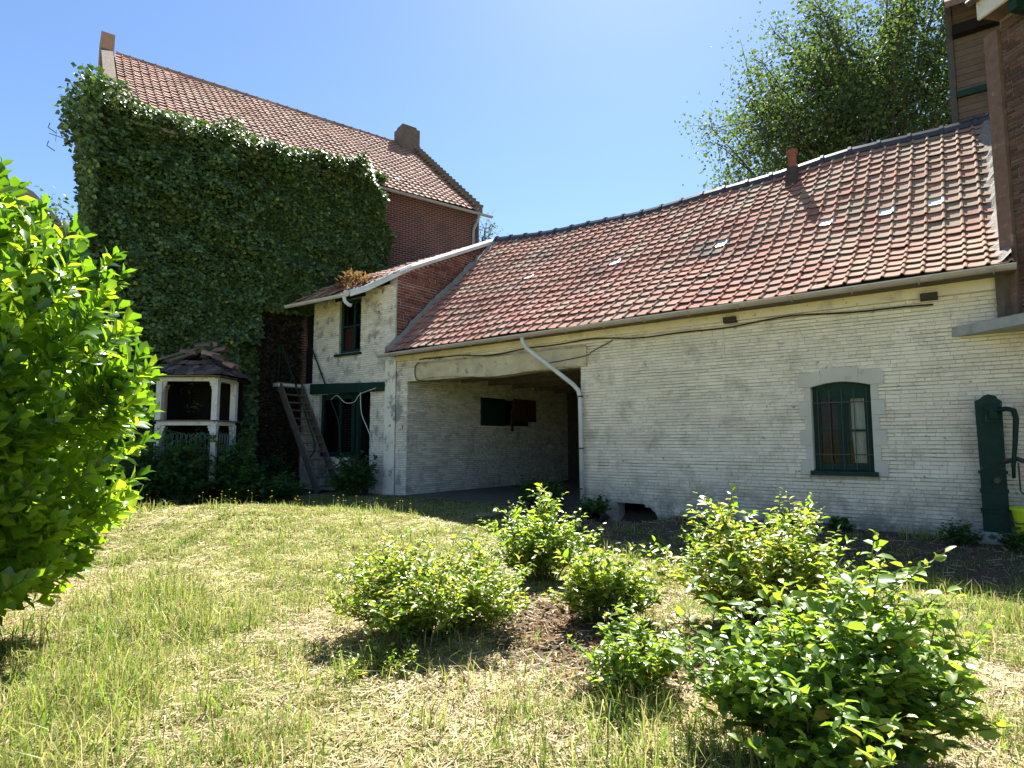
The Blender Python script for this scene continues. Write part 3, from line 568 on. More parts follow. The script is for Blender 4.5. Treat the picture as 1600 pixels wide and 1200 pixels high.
obj('gutter_outlet', tube([W(-1.3, -.95, 5.82), W(-1.28, -.95, 5.66), W(-1.25, -.93, 5.6), W(-1.2, -.86, 5.53), W(-1.12, -.84, 5.5)], .055, 10), 'pvc', ag, smooth=True)
obj('gutter_cap', tube([W(-1.22, -.95, 5.86), W(-1.17, -.95, 5.86)], .09, 12), 'pvc', ag)
# zinc sheet along the verge
vp = [W(-1.2, -.86, 5.86), W(-.8, -.55, 6.02), W(-.35, -.2, 6.3), W(-.06, .05, 6.5), W(-.03, .5, 6.76), W(-.03, 1.5, 7.23), W(-.03, 3.0, 7.93), W(-.03, 4.6, 8.68)]
V = []; F = []
for p in vp: V += [p + np.array([0, 0, .09]), p + DU * .05 + np.array([0, 0, .02]), p + DU * .05 + np.array([0, 0, -.09]), p - DU * .1 + np.array([0, 0, .1])]
for i in range(len(vp) - 1): F += [(4 * i + k, 4 * i + k + 1, 4 * i + k + 5, 4 * i + k + 4) for k in (0, 1)] + [(4 * i + 3, 4 * i, 4 * i + 4, 4 * i + 7)]
obj('verge_flashing', (np.array(V), F), 'pvc', ann)
# upper window
uw = obj('window', xf(join([box(-2.74, -2.64, .08, .16, 4.3, 5.98), box(-1.82, -1.72, .08, .16, 4.3, 5.98), box(-2.64, -1.82, .08, .16, 5.86, 5.98), box(-2.64, -1.82, .08, .16, 4.3, 4.4), box(-2.64, -1.82, .09, .15, 5.12, 5.18), box(-2.14, -2.06, .085, .155, 4.4, 5.86)]), BM), 'green', ann)
obj('sill', xf(box(-2.86, -1.62, -.1, .08, 4.2, 4.27), BM), 'green', uw)
obj('lintel', xf(box(-2.95, -1.5, -.03, .05, 6.0, 6.1), BM), 'green', uw)
for a, b, c, d in ((-2.64, -2.14, 4.4, 5.12), (-2.64, -2.14, 5.18, 5.86), (-2.06, -1.82, 4.4, 5.86)): obj('pane', xf((np.array([(a, .115, c), (b, .115, c), (b, .115, d), (a, .115, d)]), [(0, 1, 2, 3)]), BM), 'glass', uw)
obj('blind', xf(box(-2.64, -2.14, .16, .17, 4.4, 5.1), BM), 'redwood', uw)
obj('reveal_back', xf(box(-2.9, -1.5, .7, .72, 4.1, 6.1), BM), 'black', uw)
# upper door
ud = obj('door', xf(box(-4.81, -4.11, .14, .2, 3.43, 6.04), BM), 'blackwood', ann)
for k in range(4): obj('plank', xf(box(-4.8 + .174 * k, -4.8 + .174 * k + .166, .12, .139, 3.44, 6.03), BM), 'blackwood', ud)
# ground floor front
obj('lintel_board', xf(hexa([(-4.02, -.13, 3.06), (-.5, -.13, 3.0), (-.5, .02, 3.0), (-4.02, .02, 3.06), (-4.02, -.13, 3.4), (-.5, -.13, 3.26), (-.5, .02, 3.26), (-4.02, .02, 3.4)]), BM), 'green', ann)
lw = obj('shop_window', xf(join([box(-3.68, -3.58, .1, .2, 1.05, 3.04), box(-2.78, -2.68, .1, .2, 1.05, 3.04), box(-2.16, -2.02, .1, .2, 1.05, 3.04), box(-1.9, -1.78, .08, .2, 0, 3.04), box(-3.58, -1.9, .1, .2, 2.86, 3.04), box(-3.58, -1.9, .1, .2, 1.05, 1.2)]), BM), 'green', ann)
for a, b in ((-3.58, -2.78), (-2.68, -2.16), (-2.02, -1.9)): obj('pane', xf((np.array([(a, .14, 1.2), (b, .14, 1.2), (b, .14, 2.86), (a, .14, 2.86)]), [(0, 1, 2, 3)]), BM), 'glass', lw)
obj('dado_wall', xf(box(-3.68, -2.0, .08, .26, -.2, 1.04), BM), 'flaky', ann)
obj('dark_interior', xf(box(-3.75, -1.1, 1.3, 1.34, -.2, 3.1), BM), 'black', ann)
# roof debris: dry plant
def plant_cluster(name, label, cat, c, n, rad, h, L, m, group=None, up=.4, seed=0, wd=.5):
    r = np.random.default_rng(seed); a = r.uniform(0, 2 * math.pi, n); q = np.sqrt(r.random(n)); z = h * np.sqrt(1 - .8 * q * q) * r.random(n) ** .7
    P = np.stack([c[0] + rad * q * np.cos(a), c[1] + rad * q * np.sin(a), c[2] + z], 1)
    D = np.stack([np.cos(a) + r.normal(0, .5, n), np.sin(a) + r.normal(0, .5, n), up + r.normal(0, .4, n)], 1); Nn = np.stack([r.normal(0, .4, n), r.normal(0, .4, n), np.ones(n)], 1)
    l = L * r.uniform(.6, 1.3, n); t = thing(name, label, cat, tuple(c), group)
    obj('foliage', leaf_geo(P, D, Nn, l, l * wd), m, t, rnd=np.repeat(r.random(n) * (.4 + .6 * z / h), 8), kind='stuff')
    st = []
    for i in range(min(14, n // 8)):
        k = r.integers(n); st.append(tube([np.array(c) + (P[k] - c) * [.15, .15, 0], np.array(c) + (P[k] - c) * [.5, .5, .6], P[k]], [.008, .006, .004], 4))
    obj('stem', join(st), 'stem', t); return t
rp = W(-1.55, -.35, 6.12); plant_cluster('dry_plant', 'dead brown fern curled up on the edge of the annex roof', 'plant', rp, 260, .5, .5, .2, 'deadleaf', up=.8, seed=5, wd=.35)
cab('cable', [W(-2.9, -.12, 2.85), W(-2.5, -.2, 2.95), W(-2.1, -.2, 2.72), W(-1.7, -.18, 2.72), W(-1.45, -.15, 2.95), W(-.75, -.15, 3.1)], .012, 'whitecable', 'pale cable sagging across the green shop window of the annex')
cab('cable', [W(-1.45, -.15, 3.0), W(-1.42, -.12, 2.4), W(-1.2, -.08, 1.95), W(-1.08, -.05, 1.7), W(-1.0, -.03, 1.4)], .014, 'whitecable', 'loose white cable end dangling beside the dark doorway of the annex')
# ------------------------------------------------------------------ STAIRS
stx = thing('wooden_staircase', 'steep weathered wooden staircase with metal handrails up to the annex door', 'stairs', W(-3.4, -.5, 0))
t0, t1 = np.array([-4.62, 3.42]), np.array([-2.42, .05])
for s in (-.86, -.08):
    obj('stringer', bar(W(t0[0], s, t0[1] - .05), W(t1[0], s, t1[1] - .05), .05, .24), 'oldwood', stx)
for k in range(13):
    q = (k + .5) / 13; u = t0[0] + (t1[0] - t0[0]) * q; z = t0[1] + (t1[1] - t0[1]) * q
    obj('tread', xf(box(u - .12, u + .12, -.83, -.11, z - .02, z + .02), BM), 'oldwood', stx)
ld = obj('landing', xf(box(-5.65, -4.55, -.95, -.02, 3.3, 3.41), BM), 'whitewood', stx)
for k in range(5): obj('plank', xf(box(-5.64 + .217 * k, -5.64 + .217 * k + .21, -.94, -.03, 3.412, 3.44), BM), 'oldwood', ld)
obj('handrail', tube([W(-4.66, -.86, 3.4), W(-4.68, -.86, 4.6), W(-4.6, -.86, 4.68), W(-4.5, -.86, 4.55), W(-2.75, -.86, 1.7), W(-2.62, -.86, 1.4), W(-2.66, -.86, 1.2), W(-2.85, -.86, 1.05)], .022, 8), 'green', stx, smooth=True)
obj('handrail', tube([W(-4.05, -.08, 4.6), W(-2.6, -.08, 2.25), W(-2.5, -.08, 2.0), W(-2.34, -.08, .65), W(-2.3, -.08, .05)], .024, 8), 'green', stx, smooth=True)
obj('landing_post', xf(box(-5.6, -5.5, -.9, -.8, -.2, 3.3), BM), 'oldwood', stx)
# ------------------------------------------------------------------ BRICK HOUSE
HL, HR, HE, HRZ, HS = -5.95, 7.1, 11.05, 16.0, 5.8
hs = thing('brick_house', 'tall red brick house with pale pantile roof, half covered in ivy', 'house', HW(1, 0, 0))
obj('front_wall', xf(box(HL, HR, 0, .35, -.5, HE), HM), 'housebrick', hs)
obj('rear_wall', xf(box(HL, HR, 2 * HS - .35, 2 * HS, -.5, HE), HM), 'housebrick', hs)
for t in (HL, HR - .35): obj('gable', xf(prism([(.36, -.5), (2 * HS - .36, -.5), (2 * HS - .36, HE), (HS, HRZ - .2), (.36, HE + .1)], 0, .35), frame(HN, HT, HW(t, 0, 0))), 'housegable', hs)
hr = obj('roof', xf(prism([(-.3, HE - .12), (HS, HRZ - .1), (2 * HS + .3, HE - .12), (2 * HS + .3, HE - .2), (HS, HRZ - .25), (-.3, HE - .2)], .3, HR - HL - .36), frame(HN, HT, HW(HL, 0, 0))), 'darkwood', hs)
HLEN = math.hypot(HS + .4, HRZ - HE + .3)
def hsurf(t, l): k = l / HLEN; return HW(t, -.4 + (HS + .4) * k, HE - .2 + (HRZ - HE + .2) * k + .02 * math.sin(t * 1.3 + l))
tile_roof(hr, hsurf, HL + .45, HR - .3, HLEN - .08, .27, .34, 'tile_house', 0, [(3.75, 1.7)])
hrm = frame(HN, HT, HW(0, 0, 0))
for k in range(int((HR - HL - .8) / .42)):
    t = HL + .5 + .42 * k; P = [HW(t, HS, HRZ), HW(t + .42, HS, HRZ)]
    obj('ridge_tile', tube([P[0], P[0] + HT * .06, P[0] + HT * .062, P[1]], [.14, .14, .115, .115], 8), 'tile_house', hr)
# parapet verges
obj('parapet', xf(prism([(-.25, HE - .25), (HS, HRZ - .1), (HS, HRZ + .3), (-.25, HE + .12)], 0, .36), frame(HN, HT, HW(HR - .35, 0, 0))), 'stonebrick', hs)
for k in range(22):
    q = k / 22; s = -.25 + (HS + .25) * q; z = HE + .1 + (HRZ + .3 - HE - .1) * q
    obj('coping_brick', xf(box(-.02, .2, -.05, .4, 0, .09), frame(HN, HT, HW(HR - .36, s, z))), 'stonebrick', hs)
obj('parapet', xf(prism([(-.25, HE - .25), (HS, HRZ - .1), (HS, HRZ + .35), (-.25, HE + .2)], 0, .36), frame(HN, HT, HW(HL, 0, 0))), 'stonebrick', hs)
obj('parapet_stack', xf(box(HL - .02, HL + .4, HS - .8, HS + .3, HRZ - 1.4, HRZ + .3), HM), 'tile_house', hs)
ch = obj('chimney', xf(join([box(HR - 1.05, HR - .1, HS - .75, HS + .1, HRZ - 1.0, HRZ + .62), box(HR - .95, HR - .2, HS - .6, HS, HRZ + .62, HRZ + .8)]), HM), 'stonebrick', hs)
hg = obj('gutter', gutter(HW(HL + .2, -.45, HE - .28), HW(HR + .35, -.45, HE - .28), -HN, .08), 'greyzinc', hs)
obj('downpipe', tube([HW(HR - .3, -.45, HE - .34), HW(HR - .3, -.42, HE - .5), HW(HR - .32, -.1, HE - .85), HW(HR - .33, -.08, HE - 1.0), HW(HR - .33, -.08, 5)], .055, 10), 'greyzinc', hs, smooth=True)
# ------------------------------------------------------------------ IVY
ivy = thing('ivy', 'thick dark green ivy covering the facade of the tall brick house', 'ivy', HW(-2, -.3, 0))
def ivy_top(t): return 11.3 + .14 * np.sin(t * 1.9) + .12 * np.sin(t * 4.3 + 1) + .35 * np.exp(-((t + 6.2) / .6) ** 2) - .55 * np.clip(t - 1.6, 0, 2) + .35 * np.exp(-((t - 1.7) / .3) ** 2)
def ivy_bot(t): return np.where(t > -1.5, 5.75 + .35 * np.clip(t, 0, 5), -.1)
n = 115000; t = RNG.uniform(-6.8, 3.05, n); tp = ivy_top(t) - .1; bt = ivy_bot(t); z = bt + (tp - bt) * RNG.random(n)
ed = (vn(z, z * 0, 1.3, 2) - .5) * .7; keep = (t < 2.75 + ed) & (t > -6.15 + ed * .7); t, z, tp = t[keep], z[keep], tp[keep]; n = len(t)
bul = .15 + .4 * vn(t, z, 1.1, 11) + .65 * vn(t, z, 2.4, 12) ** 1.4
dep = bul * RNG.random(n) ** .45 * np.where((t > -2.2) & (z < 4.6), .4, 1); dep = dep + .55 * np.clip(1 - (tp - z) / .9, 0, 1) * RNG.random(n) ** .5
P = H0 + t[:, None] * HT - dep[:, None] * HN; P[:, 2] = z
D = HT * RNG.normal(0, .6, n)[:, None] - HN * RNG.uniform(.1, 1, n)[:, None] + np.array([0, 0, 1]) * RNG.uniform(-1.0, .2, n)[:, None]
Nn = -HN * RNG.uniform(.3, 1.1, n)[:, None] + np.array([0, 0, 1]) * RNG.uniform(.3, 1.2, n)[:, None] + RNG.normal(0, .3, (n, 3))
L = RNG.uniform(.08, .165, n)
V, F = leaf_geo(P, D, Nn, L, L * .95, LT4, LF4)
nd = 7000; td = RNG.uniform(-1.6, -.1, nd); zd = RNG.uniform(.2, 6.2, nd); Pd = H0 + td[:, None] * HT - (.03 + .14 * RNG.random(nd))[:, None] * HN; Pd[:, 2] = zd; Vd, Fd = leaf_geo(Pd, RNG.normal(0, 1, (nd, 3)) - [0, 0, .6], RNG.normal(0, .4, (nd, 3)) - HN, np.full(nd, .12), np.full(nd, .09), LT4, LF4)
obj('shade_creeper', (Vd, Fd), 'creeper', ivy, rnd=np.repeat(RNG.random(nd) * .3, 4), kind='stuff')  # dark leaves added to deepen the eave shade on this wall
# strands over the left corner and onto the roof edge
n2 = 9000; tt = RNG.uniform(-.1, 1, n2); zz = RNG.uniform(3, 11.9, n2); off = (.1 + .75 * vn(zz, zz * 0, 1.1, 21) * vn(zz, zz * 0 + 3, 2.3, 22)) * RNG.random(n2)
P2 = H0 + (HL - .1 - off * 1.5)[:, None] * HT + (tt * 3 - .6)[:, None] * HN; P2[:, 2] = zz
D2 = RNG.normal(0, 1, (n2, 3)); N2 = RNG.normal(0, 1, (n2, 3)) + [0, 0, .8]; L2 = RNG.uniform(.1, .19, n2); V2, F2 = leaf_geo(P2, D2, N2, L2, L2 * .9, LT4, LF4)
n3 = 5000; tt = RNG.uniform(-6.4, 2.7, n3); l3 = RNG.random(n3) ** 1.6 * (.3 + .75 * vn(tt, tt * 0, 1.6, 31) ** 2); P3 = np.array([hsurf(a, max(b, 0) if b > 0 else 0) for a, b in zip(tt, l3)]) + [0, 0, .12]; P3[:, 2] += RNG.random(n3) * .25
D3 = RNG.normal(0, 1, (n3, 3)) * [1, 1, .5]; N3 = RNG.normal(0, .5, (n3, 3)) + [0, 0, 1]; L3 = RNG.uniform(.1, .19, n3); V3, F3 = leaf_geo(P3, D3, N3, L3, L3 * .9, LT4, LF4)
VV = np.concatenate([V, V2, V3]); FF = np.concatenate([F, F2 + len(V), F3 + len(V) + len(V2)])
obj('foliage', (VV, FF), 'ivy', ivy, rnd=np.repeat(RNG.random(n + n2 + n3), 4), kind='stuff')
for k in range(16):
    t = -6 + k * .5 + random.uniform(-.2, .2); obj('stem', tube([HW(t + .15 * math.sin(i + k), -.05, i * 1.2 - .1) for i in range(8)], [.03 - .003 * i for i in range(8)], 5), 'bark', ivy)
# ------------------------------------------------------------------ AVIARY (little white pavilion)
gc = np.array([-8.66, 17.25]); gzb = float(gz(*gc)); gP = [(x - .16, y) for x, y in ((-7.70, 16.4), (-7.62, 17.3), (-7.85, 18.15), (-9.3, 18.15), (-9.6, 17.3), (-9.18, 16.4))]
av = thing('aviary', 'small white hexagonal pavilion with broken tile roof in front of the ivy', 'pavilion', (gc[0], gc[1], gzb))
def bracket(p, d, z):
    d = np.array([d[0], d[1], 0.0]); d /= np.linalg.norm(d); nn = np.array([-d[1], d[0], 0])
    pr = [(0, 0), (.11, 0), (.11, -.05), (.08, -.07), (.09, -.12), (.05, -.15), (.055, -.2), (.03, -.23), (.025, -.28), (0, -.3)]
    return xf(prism(pr, -.025, .025), frame(d, nn, np.array([p[0], p[1], z])))
for i, (x, y) in enumerate(gP):
    b = float(gz(x, y)) - .05; pb = max(b, 0) + .3
    pmat = 'whitewood' if i in (0, 1, 4, 5) else 'blackwood'  # rear posts coloured black to stand in for interior shade
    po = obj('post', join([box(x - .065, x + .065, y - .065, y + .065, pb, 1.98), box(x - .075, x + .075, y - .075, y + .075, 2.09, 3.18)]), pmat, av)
    for j in (-1, 1):
        q = gP[(i + j) % 6]; d = (q[0] - x, q[1] - y)
        dd = np.array(d) / np.hypot(*d) * .065
        for zz in (1.94, 3.13): obj('post_bracket', bracket((x + dd[0], y + dd[1]), d, zz), pmat, po)
for i in range(6):
    p, q = gP[i], gP[(i + 1) % 6]; rm = 'blackwood' if i in (1, 2, 3) else 'whitewood'  # rear rails blackened for the same interior shade
    obj('middle_rail', bar((*p, 2.0), (*q, 2.0), .12, .1), rm, av); obj('shelf_edge', bar((*p, 2.07), (*q, 2.07), .24, .035), 'oldwood', av)
    obj('top_rail', bar((*p, 3.2), (*q, 3.2), .14, .16), rm, av)
    if i in (0, 5, 4):                                           # wire mesh hoops below
        d = np.array(q) - p; n = int(np.hypot(*d) / .12); hoops = []
        for k in range(n):
            a = np.array(p) + d * (k + .2) / n; b = np.array(p) + d * (k + .9) / n; top = 1.75
            hoops.append(tube([(*a, .35), (*a, top - .06), (*((a + b) / 2), top), (*b, top - .06), (*b, .35)], .006, 4))
        for zz in (.6, 1.35): hoops.append(tube([(*p, zz), (*q, zz)], .006, 4))
        obj('wire_fence', join(hoops), 'greyzinc', av)
obj('shelf', (np.array([(*p, 2.02) for p in gP] + [(*p, 2.05) for p in gP]), [tuple(range(6)), tuple(range(11, 5, -1))] + [(i, i + 6, (i + 1) % 6 + 6, (i + 1) % 6) for i in range(6)]), 'hay', av)
for i in (1, 2, 3): obj('shade_backing', join([bar((*gP[i], 2.6), (*gP[i + 1], 2.6), .03, 1.02), bar((*gP[i], 1.0), (*gP[i + 1], 1.0), .03, 1.86)]), 'blackwood', av)  # black panels added so the pavilion interior looks shaded
ap = np.array([gc[0], gc[1], 4.0]); ep = [np.array([gc[0] + (x - gc[0]) * 1.34, gc[1] + (y - gc[1]) * 1.34, 3.27]) for x, y in gP]
arf = obj('roof', (np.array(ep + [ap] + [e - [0, 0, .05] for e in ep]), [(i, (i + 1) % 6, 6) for i in range(6) if i not in (0, 5)] + [tuple(range(7, 13))]), 'darkwood', av)
T, F = box(-.5, .5, 0, 1, 0, 1); Ms = []
for i in range(6):
    a, b = ep[i], ep[(i + 1) % 6]; mid = (a + b) / 2; up = ap - mid; Ln = np.linalg.norm(up); up = up / Ln; ex = (b - a); wl = np.linalg.norm(ex); ex = ex / wl; nz = np.cross(ex, up); nz = nz if nz[2] > 0 else -nz
    nr = int(Ln / .14)
    for r in range(nr):
        q = r / nr; ww = wl * (1 - q); nn = max(1, int(ww / .17))
        for k in range(nn):
            if r > nr * .5 and i in (5, 0) and random.random() < .85: continue
            if random.random() < .12: continue
            x = -ww / 2 + ww * (k + .5) / nn; p = mid + ex * x + up * (Ln * q - .05) + nz * (.02 + random.uniform(0, .03)); rr = random.gauss(0, .1)
            M = Matrix.Identity(4); M.col[0][:3] = (ex + up * rr) * .17; M.col[1][:3] = (up - ex * rr + nz * random.uniform(-.12, .02)) * .22; M.col[2][:3] = nz * .018; M.col[3][:3] = p; Ms.append(M)
repeat('roof_tile', 'roof_tiles', T, F, Ms, 'slate', arf, 240)
for k, (dx, dy, dz, l, a, tl) in enumerate([(-.05, -.35, .1, .42, .1, .1), (.25, -.5, -.1, .5, -.3, -.25), (.6, -.6, -.22, .4, -.5, -.3), (.85, -.5, -.38, .4, -.6, -.35), (-.45, -.4, -.05, .45, .5, -.1), (.15, -.1, .13, .36, 1.2, .2), (-.8, -.45, -.3, .4, .7, -.3), (.45, -.3, -.02, .35, -.2, .1)]):
    p = ap + [dx, dy, dz]; d = np.array([math.cos(a), math.sin(a) * .5, tl])
    V = []; 
    for e in (0, 1):
        for rr in (.12, .1):
            for m in range(6): an = math.pi * m / 5; V.append(p + d * l * e + np.array([-d[1], d[0], 0]) / np.hypot(d[0], d[1]) * math.cos(an) * rr + np.array([0, 0, math.sin(an) * rr]))
    F = [(m, m + 1, 13 + m, 12 + m) for m in range(5)] + [(6 + m, 18 + m, 19 + m, 7 + m) for m in range(5)] + [(m, 6 + m, 7 + m, m + 1) for m in range(5)] + [(12 + m, 13 + m, 19 + m, 18 + m) for m in range(5)]
    obj('hip_tile', (np.array(V), F), ('tile' if k in (1, 3, 5) else 'slate'), arf)
for p, q in (((-.9, -.7, -.28), (.12, -.2, .16)), ((.12, -.3, -.1), (.12, -.28, .14)), ((-.5, -.8, -.3), (.05, -.15, .05))):
    obj('rafter', bar(ap + p, ap + q, .07, .06), 'oldwood', arf)
# ------------------------------------------------------------------ RIGHT HOUSE (tall neighbour at the barn's right end)
rh = thing('timber_house', 'tall brick and timber house rising at the right end of the barn', 'house', W(14.6, -.3, 0))
RD = np.array([.2, -.98, 0]); RD /= np.linalg.norm(RD); RN = np.array([-RD[1], RD[0], 0]); RN = RN if RN[0] > 0 else -RN
R0 = W(13.98, -.16, 0)
obj('corner_post', xf(box(-.2, .02, -.04, .2, 3.42, 8.05), frame(RD, RN, R0)), 'brownwood', rh)
rw = obj('side_wall', xf(box(.025, 4.2, .03, .4, 3.44, 8.2), frame(RD, RN, R0)), 'cement', rh)
bb = lay(3.46, 8.15, lambda z: [(.03, .75)], .068); repeat('brick', 'brick_courses', _bv, _bf, brick_mats(bb, R0 + RN * .03, RD, -RN, jz=.012, jv=.01, dep=.014), 'dullbrick', rw, 300)
rb2 = lay(3.46, 8.15, lambda z: [(.75, 4.2)], .068); repeat('brick', 'brick_courses', _bv, _bf, brick_mats(rb2, R0 + RN * .03, RD, -RN, jz=.012, jv=.01, dep=.014), 'dullbrick', rw, 0)
obj('lower_wall', xf(box(.35, 4.2, .04, .36, -.4, 3.3), frame(RD, RN, R0)), 'white', rh)
cpy = obj('concrete_canopy', hexa([W(13.12, -.02, 3.2), W(15.2, -.02, 3.2), W(15.2, -.02, 3.2) + RD * 2.2, W(13.12, -.02, 3.2) + RD * 2.2, W(13.12, -.02, 3.36), W(15.2, -.02, 3.36), W(15.2, -.02, 3.36) + RD * 2.2, W(13.12, -.02, 3.36) + RD * 2.2]), 'concrete', rh)
obj('canopy_post', xf(box(-.12, 0.0, -.08, .04, 3.365, 4.1), frame(RD, RN, R0 - DU * .12)), 'oldwood', rh)
# eave over the brick side
ev = R0 + np.array([0, 0, 8.2])
obj('eave_soffit', xf(box(.0, 4.2, -.3, .4, 0, .04), frame(RD, RN, ev)), 'boards', rh)
obj('fascia_board', xf(box(-.02, 4.2, -.35, -.305, -.02, .28), frame(RD, RN, ev)), 'whitewood', rh)
obj('gutter', tube([ev - RD * .1 - RN * .42 + [0, 0, .3], ev + RD * 4.2 - RN * .42 + [0, 0, .3]], .055, 8), 'iron', rh)
obj('eave_bracket', xf(box(.42, .55, -.29, .02, -.2, -.004), frame(RD, RN, ev)), 'green', rh)
obj('main_roof', hexa([ev - RD * .05 - RN * .38 + [0, 0, .34], ev + RD * 4.2 - RN * .5 + [0, 0, .34], ev + RD * 4.2 + RN * 4 + [0, 0, 3.6], ev - RD * .05 + RN * 4 + [0, 0, 3.6], ev - RD * .05 - RN * .38 + [0, 0, .42], ev + RD * 4.2 - RN * .5 + [0, 0, .42], ev + RD * 4.2 + RN * 4 + [0, 0, 3.7], ev - RD * .05 + RN * 4 + [0, 0, 3.7]]), 'tile', rh)
# boarded wall behind the barn ridge
bw = obj('boarded_wall', xf(box(13.4, 18, 4.86, 8, 4, 13.6), BM), 'oldwood', rh)
for k in range(36):
    z = 8.0 + .15 * k
    obj('board', xf(hexa([(13.42, 4.83, z), (15.6, 4.83, z), (15.6, 4.858, z), (13.42, 4.858, z), (13.42, 4.842, z + .146), (15.6, 4.842, z + .146), (15.6, 4.858, z + .146), (13.42, 4.858, z + .146)]), BM), 'boards', bw)
obj('corner_trim', xf(box(13.28, 13.4, 4.78, 4.95, 4, 13.6), BM), 'iron', rh)
obj('cross_beam', xf(box(13.41, 15.6, 4.74, 4.826, 9.4, 9.54), BM), 'green', rh)
obj('cross_beam', xf(box(13.41, 15.6, 4.6, 4.826, 10.85, 11.08), BM), 'blackwood', rh)
obj('upper_roof', xf(hexa([(13.3, 4.1, 11.25), (18, 4.1, 11.25), (18, 8, 14.8), (13.3, 8, 14.8), (13.3, 4.1, 11.4), (18, 4.1, 11.4), (18, 8, 14.95), (13.3, 8, 14.95)]), BM), 'brownwood', rh)
# ------------------------------------------------------------------ WATER PUMP
PU, PS = 13.52, -.3; pb = .17
pm_ = thing('water_pump', 'tall dark green cast iron hand water pump against the white barn wall', 'pump', W(PU, PS, 0))
PM = frame(DU, NS, W(PU, PS, 0))
obj('stone_base', xf(hexa([(-.26, -.22, -.15), (.32, -.22, -.15), (.32, .26, -.15), (-.26, .26, -.15), (-.24, -.2, pb), (.3, -.2, pb), (.3, .26, pb), (-.24, .26, pb)]), PM), 'concrete', pm_)
def ringbox(w, d, z0, z1): return box(-w, w, -d, min(d, .24), z0, z1)
obj('lower_housing', xf(join([ringbox(.165, .14, pb, pb + .28), ringbox(.18, .155, pb + .28, pb + .33), ringbox(.16, .135, pb + .33, pb + .58), ringbox(.175, .15, pb + .58, pb + .62), ringbox(.158, .132, pb + .62, pb + .86), ringbox(.178, .152, pb + .86, pb + .9)]), PM), 'pump', pm_)
up_ = obj('upper_housing', xf(prism([(-.155, pb + .9), (.155, pb + .9), (.165, 2.12), (.12, 2.15), (.1, 2.2), (.0, 2.23), (-.06, 2.2), (-.1, 2.16), (-.165, 2.13)], -.13, .2), PM), 'pump', pm_)
obj('panel', xf(box(-.11, .11, -.142, -.131, 1.2, 1.62), PM), 'pump', up_)
obj('axle_bracket', xf(join([box(-.05, .12, -.19, -.131, 1.8, 2.06), box(.0, .1, -.25, -.19, 1.86, 2.0)]), PM), 'pump', pm_)
obj('handle', tube([W(PU + .05, PS - .22, 1.95), W(PU + .2, PS - .24, 2.0), W(PU + .29, PS - .25, 1.97), W(PU + .31, PS - .26, 1.85), W(PU + .28, PS - .27, 1.5), W(PU + .24, PS - .28, 1.15), W(PU + .235, PS - .28, .98)], [.03, .035, .04, .038, .032, .026, .022], 8), 'pump', pm_, smooth=True)
obj('spout', tube([W(PU + .1, PS - .1, 1.2), W(PU + .3, PS - .2, 1.26), W(PU + .42, PS - .24, 1.2), W(PU + .43, PS - .25, 1.05)], .035, 8), 'iron', pm_, smooth=True)
obj('bucket_hook', tube([W(PU + .3, PS - .22, 1.2), W(PU + .3, PS - .24, .8), W(PU + .36, PS - .24, .72), W(PU + .42, PS - .24, .74), W(PU + .43, PS - .24, .9)], .012, 6), 'iron', pm_, smooth=True)
obj('valve_boss', xf(lathe([(.05, 0), (.05, .04), (.03, .06)], 12), PM @ Matrix.Translation((0.04, -.135, .93)) @ Matrix.Rotation(math.pi / 2, 4, 'X')), 'iron', pm_)
# yellow tub at the frame edge
yt = thing('yellow_tub', 'bright fluorescent yellow plastic tub beside the water pump', 'tub', W(13.96, -.5, 0)); Yc = W(13.96, -.5, 0)
obj('tub_body', lathe([(.2, 0), (.26, .52), (.285, .52), (.285, .56), (.25, .56), (.2, .04)], 20, Yc), 'yellow', yt, smooth=False)
obj('tub_handle', tube([Yc + [.28 * math.cos(a), .28 * math.sin(a) , .5 - .16 * math.sin((a - 2.2) / 2.2 * math.pi)] for a in np.linspace(2.2, 4.4, 12)], .01, 6), 'iron', yt)
# ------------------------------------------------------------------ LEFT NEIGHBOUR (sliver of roof) and antenna
nb = thing('neighbour_house', 'distant house with roof slope coloured dark as if in shade at the left picture edge', 'house', (-27, 27, 0))
obj('wall', box(-33, -22, 24, 34, -.3, 9.0), 'housebrick', nb)
nr_ = obj('roof', hexa([(-21.2, 23.6, 9.2), (-21.2, 34.4, 9.2), (-27.5, 34.4, 15.6), (-27.5, 23.6, 15.6), (-21.2, 23.6, 9.45), (-21.2, 34.4, 9.45), (-27.5, 34.4, 15.85), (-27.5, 23.6, 15.85)]), 'blackwood', nb)  # near-black colour imitates a verge in shade
obj('roof', hexa([(-27.5, 23.6, 15.6), (-27.5, 34.4, 15.6), (-34.4, 34.4, 9.9), (-34.4, 23.6, 9.9), (-27.5, 23.6, 15.85), (-27.5, 34.4, 15.85), (-34.4, 34.4, 10.15), (-34.4, 23.6, 10.15)]), 'blackwood', nb)
obj('gable', prism([(-33, 9.0), (-22, 9.0), (-27.5, 15.3)], 24, 24.3), 'housebrick', nb)
ant = thing('television_antenna', 'thin metal television antenna at the left edge of the ivy', 'antenna', HW(-6.3, -.3, 9.3))
def hb(t, s, z): return HW(t, s, z)
obj('mast', tube([hb(-6.3, -.3, 9.3), hb(-6.45, -.6, 9.6)], .015, 6), 'iron', ant)
obj('boom', tube([hb(-7.15, -.7, 9.7), hb(-5.7, -.7, 9.5)], .009, 6), 'iron', ant)
for k in range(7): q = k / 6; c = hb(-7.0 + 1.3 * q, -.7, 9.68 - .18 * q); l = .2 - .08 * q; obj('rod', tube([c - HN * l * .5 - [0, 0, l], c + HN * l * .5 + [0, 0, l]], .005, 5), 'iron', ant)
for z in (9.35, 9.85): obj('reflector', tube([hb(-7.0, -.7, z - .1), hb(-7.18, -.7, z), hb(-7.15, -.7, z + .14)], .012, 6), 'iron', ant)
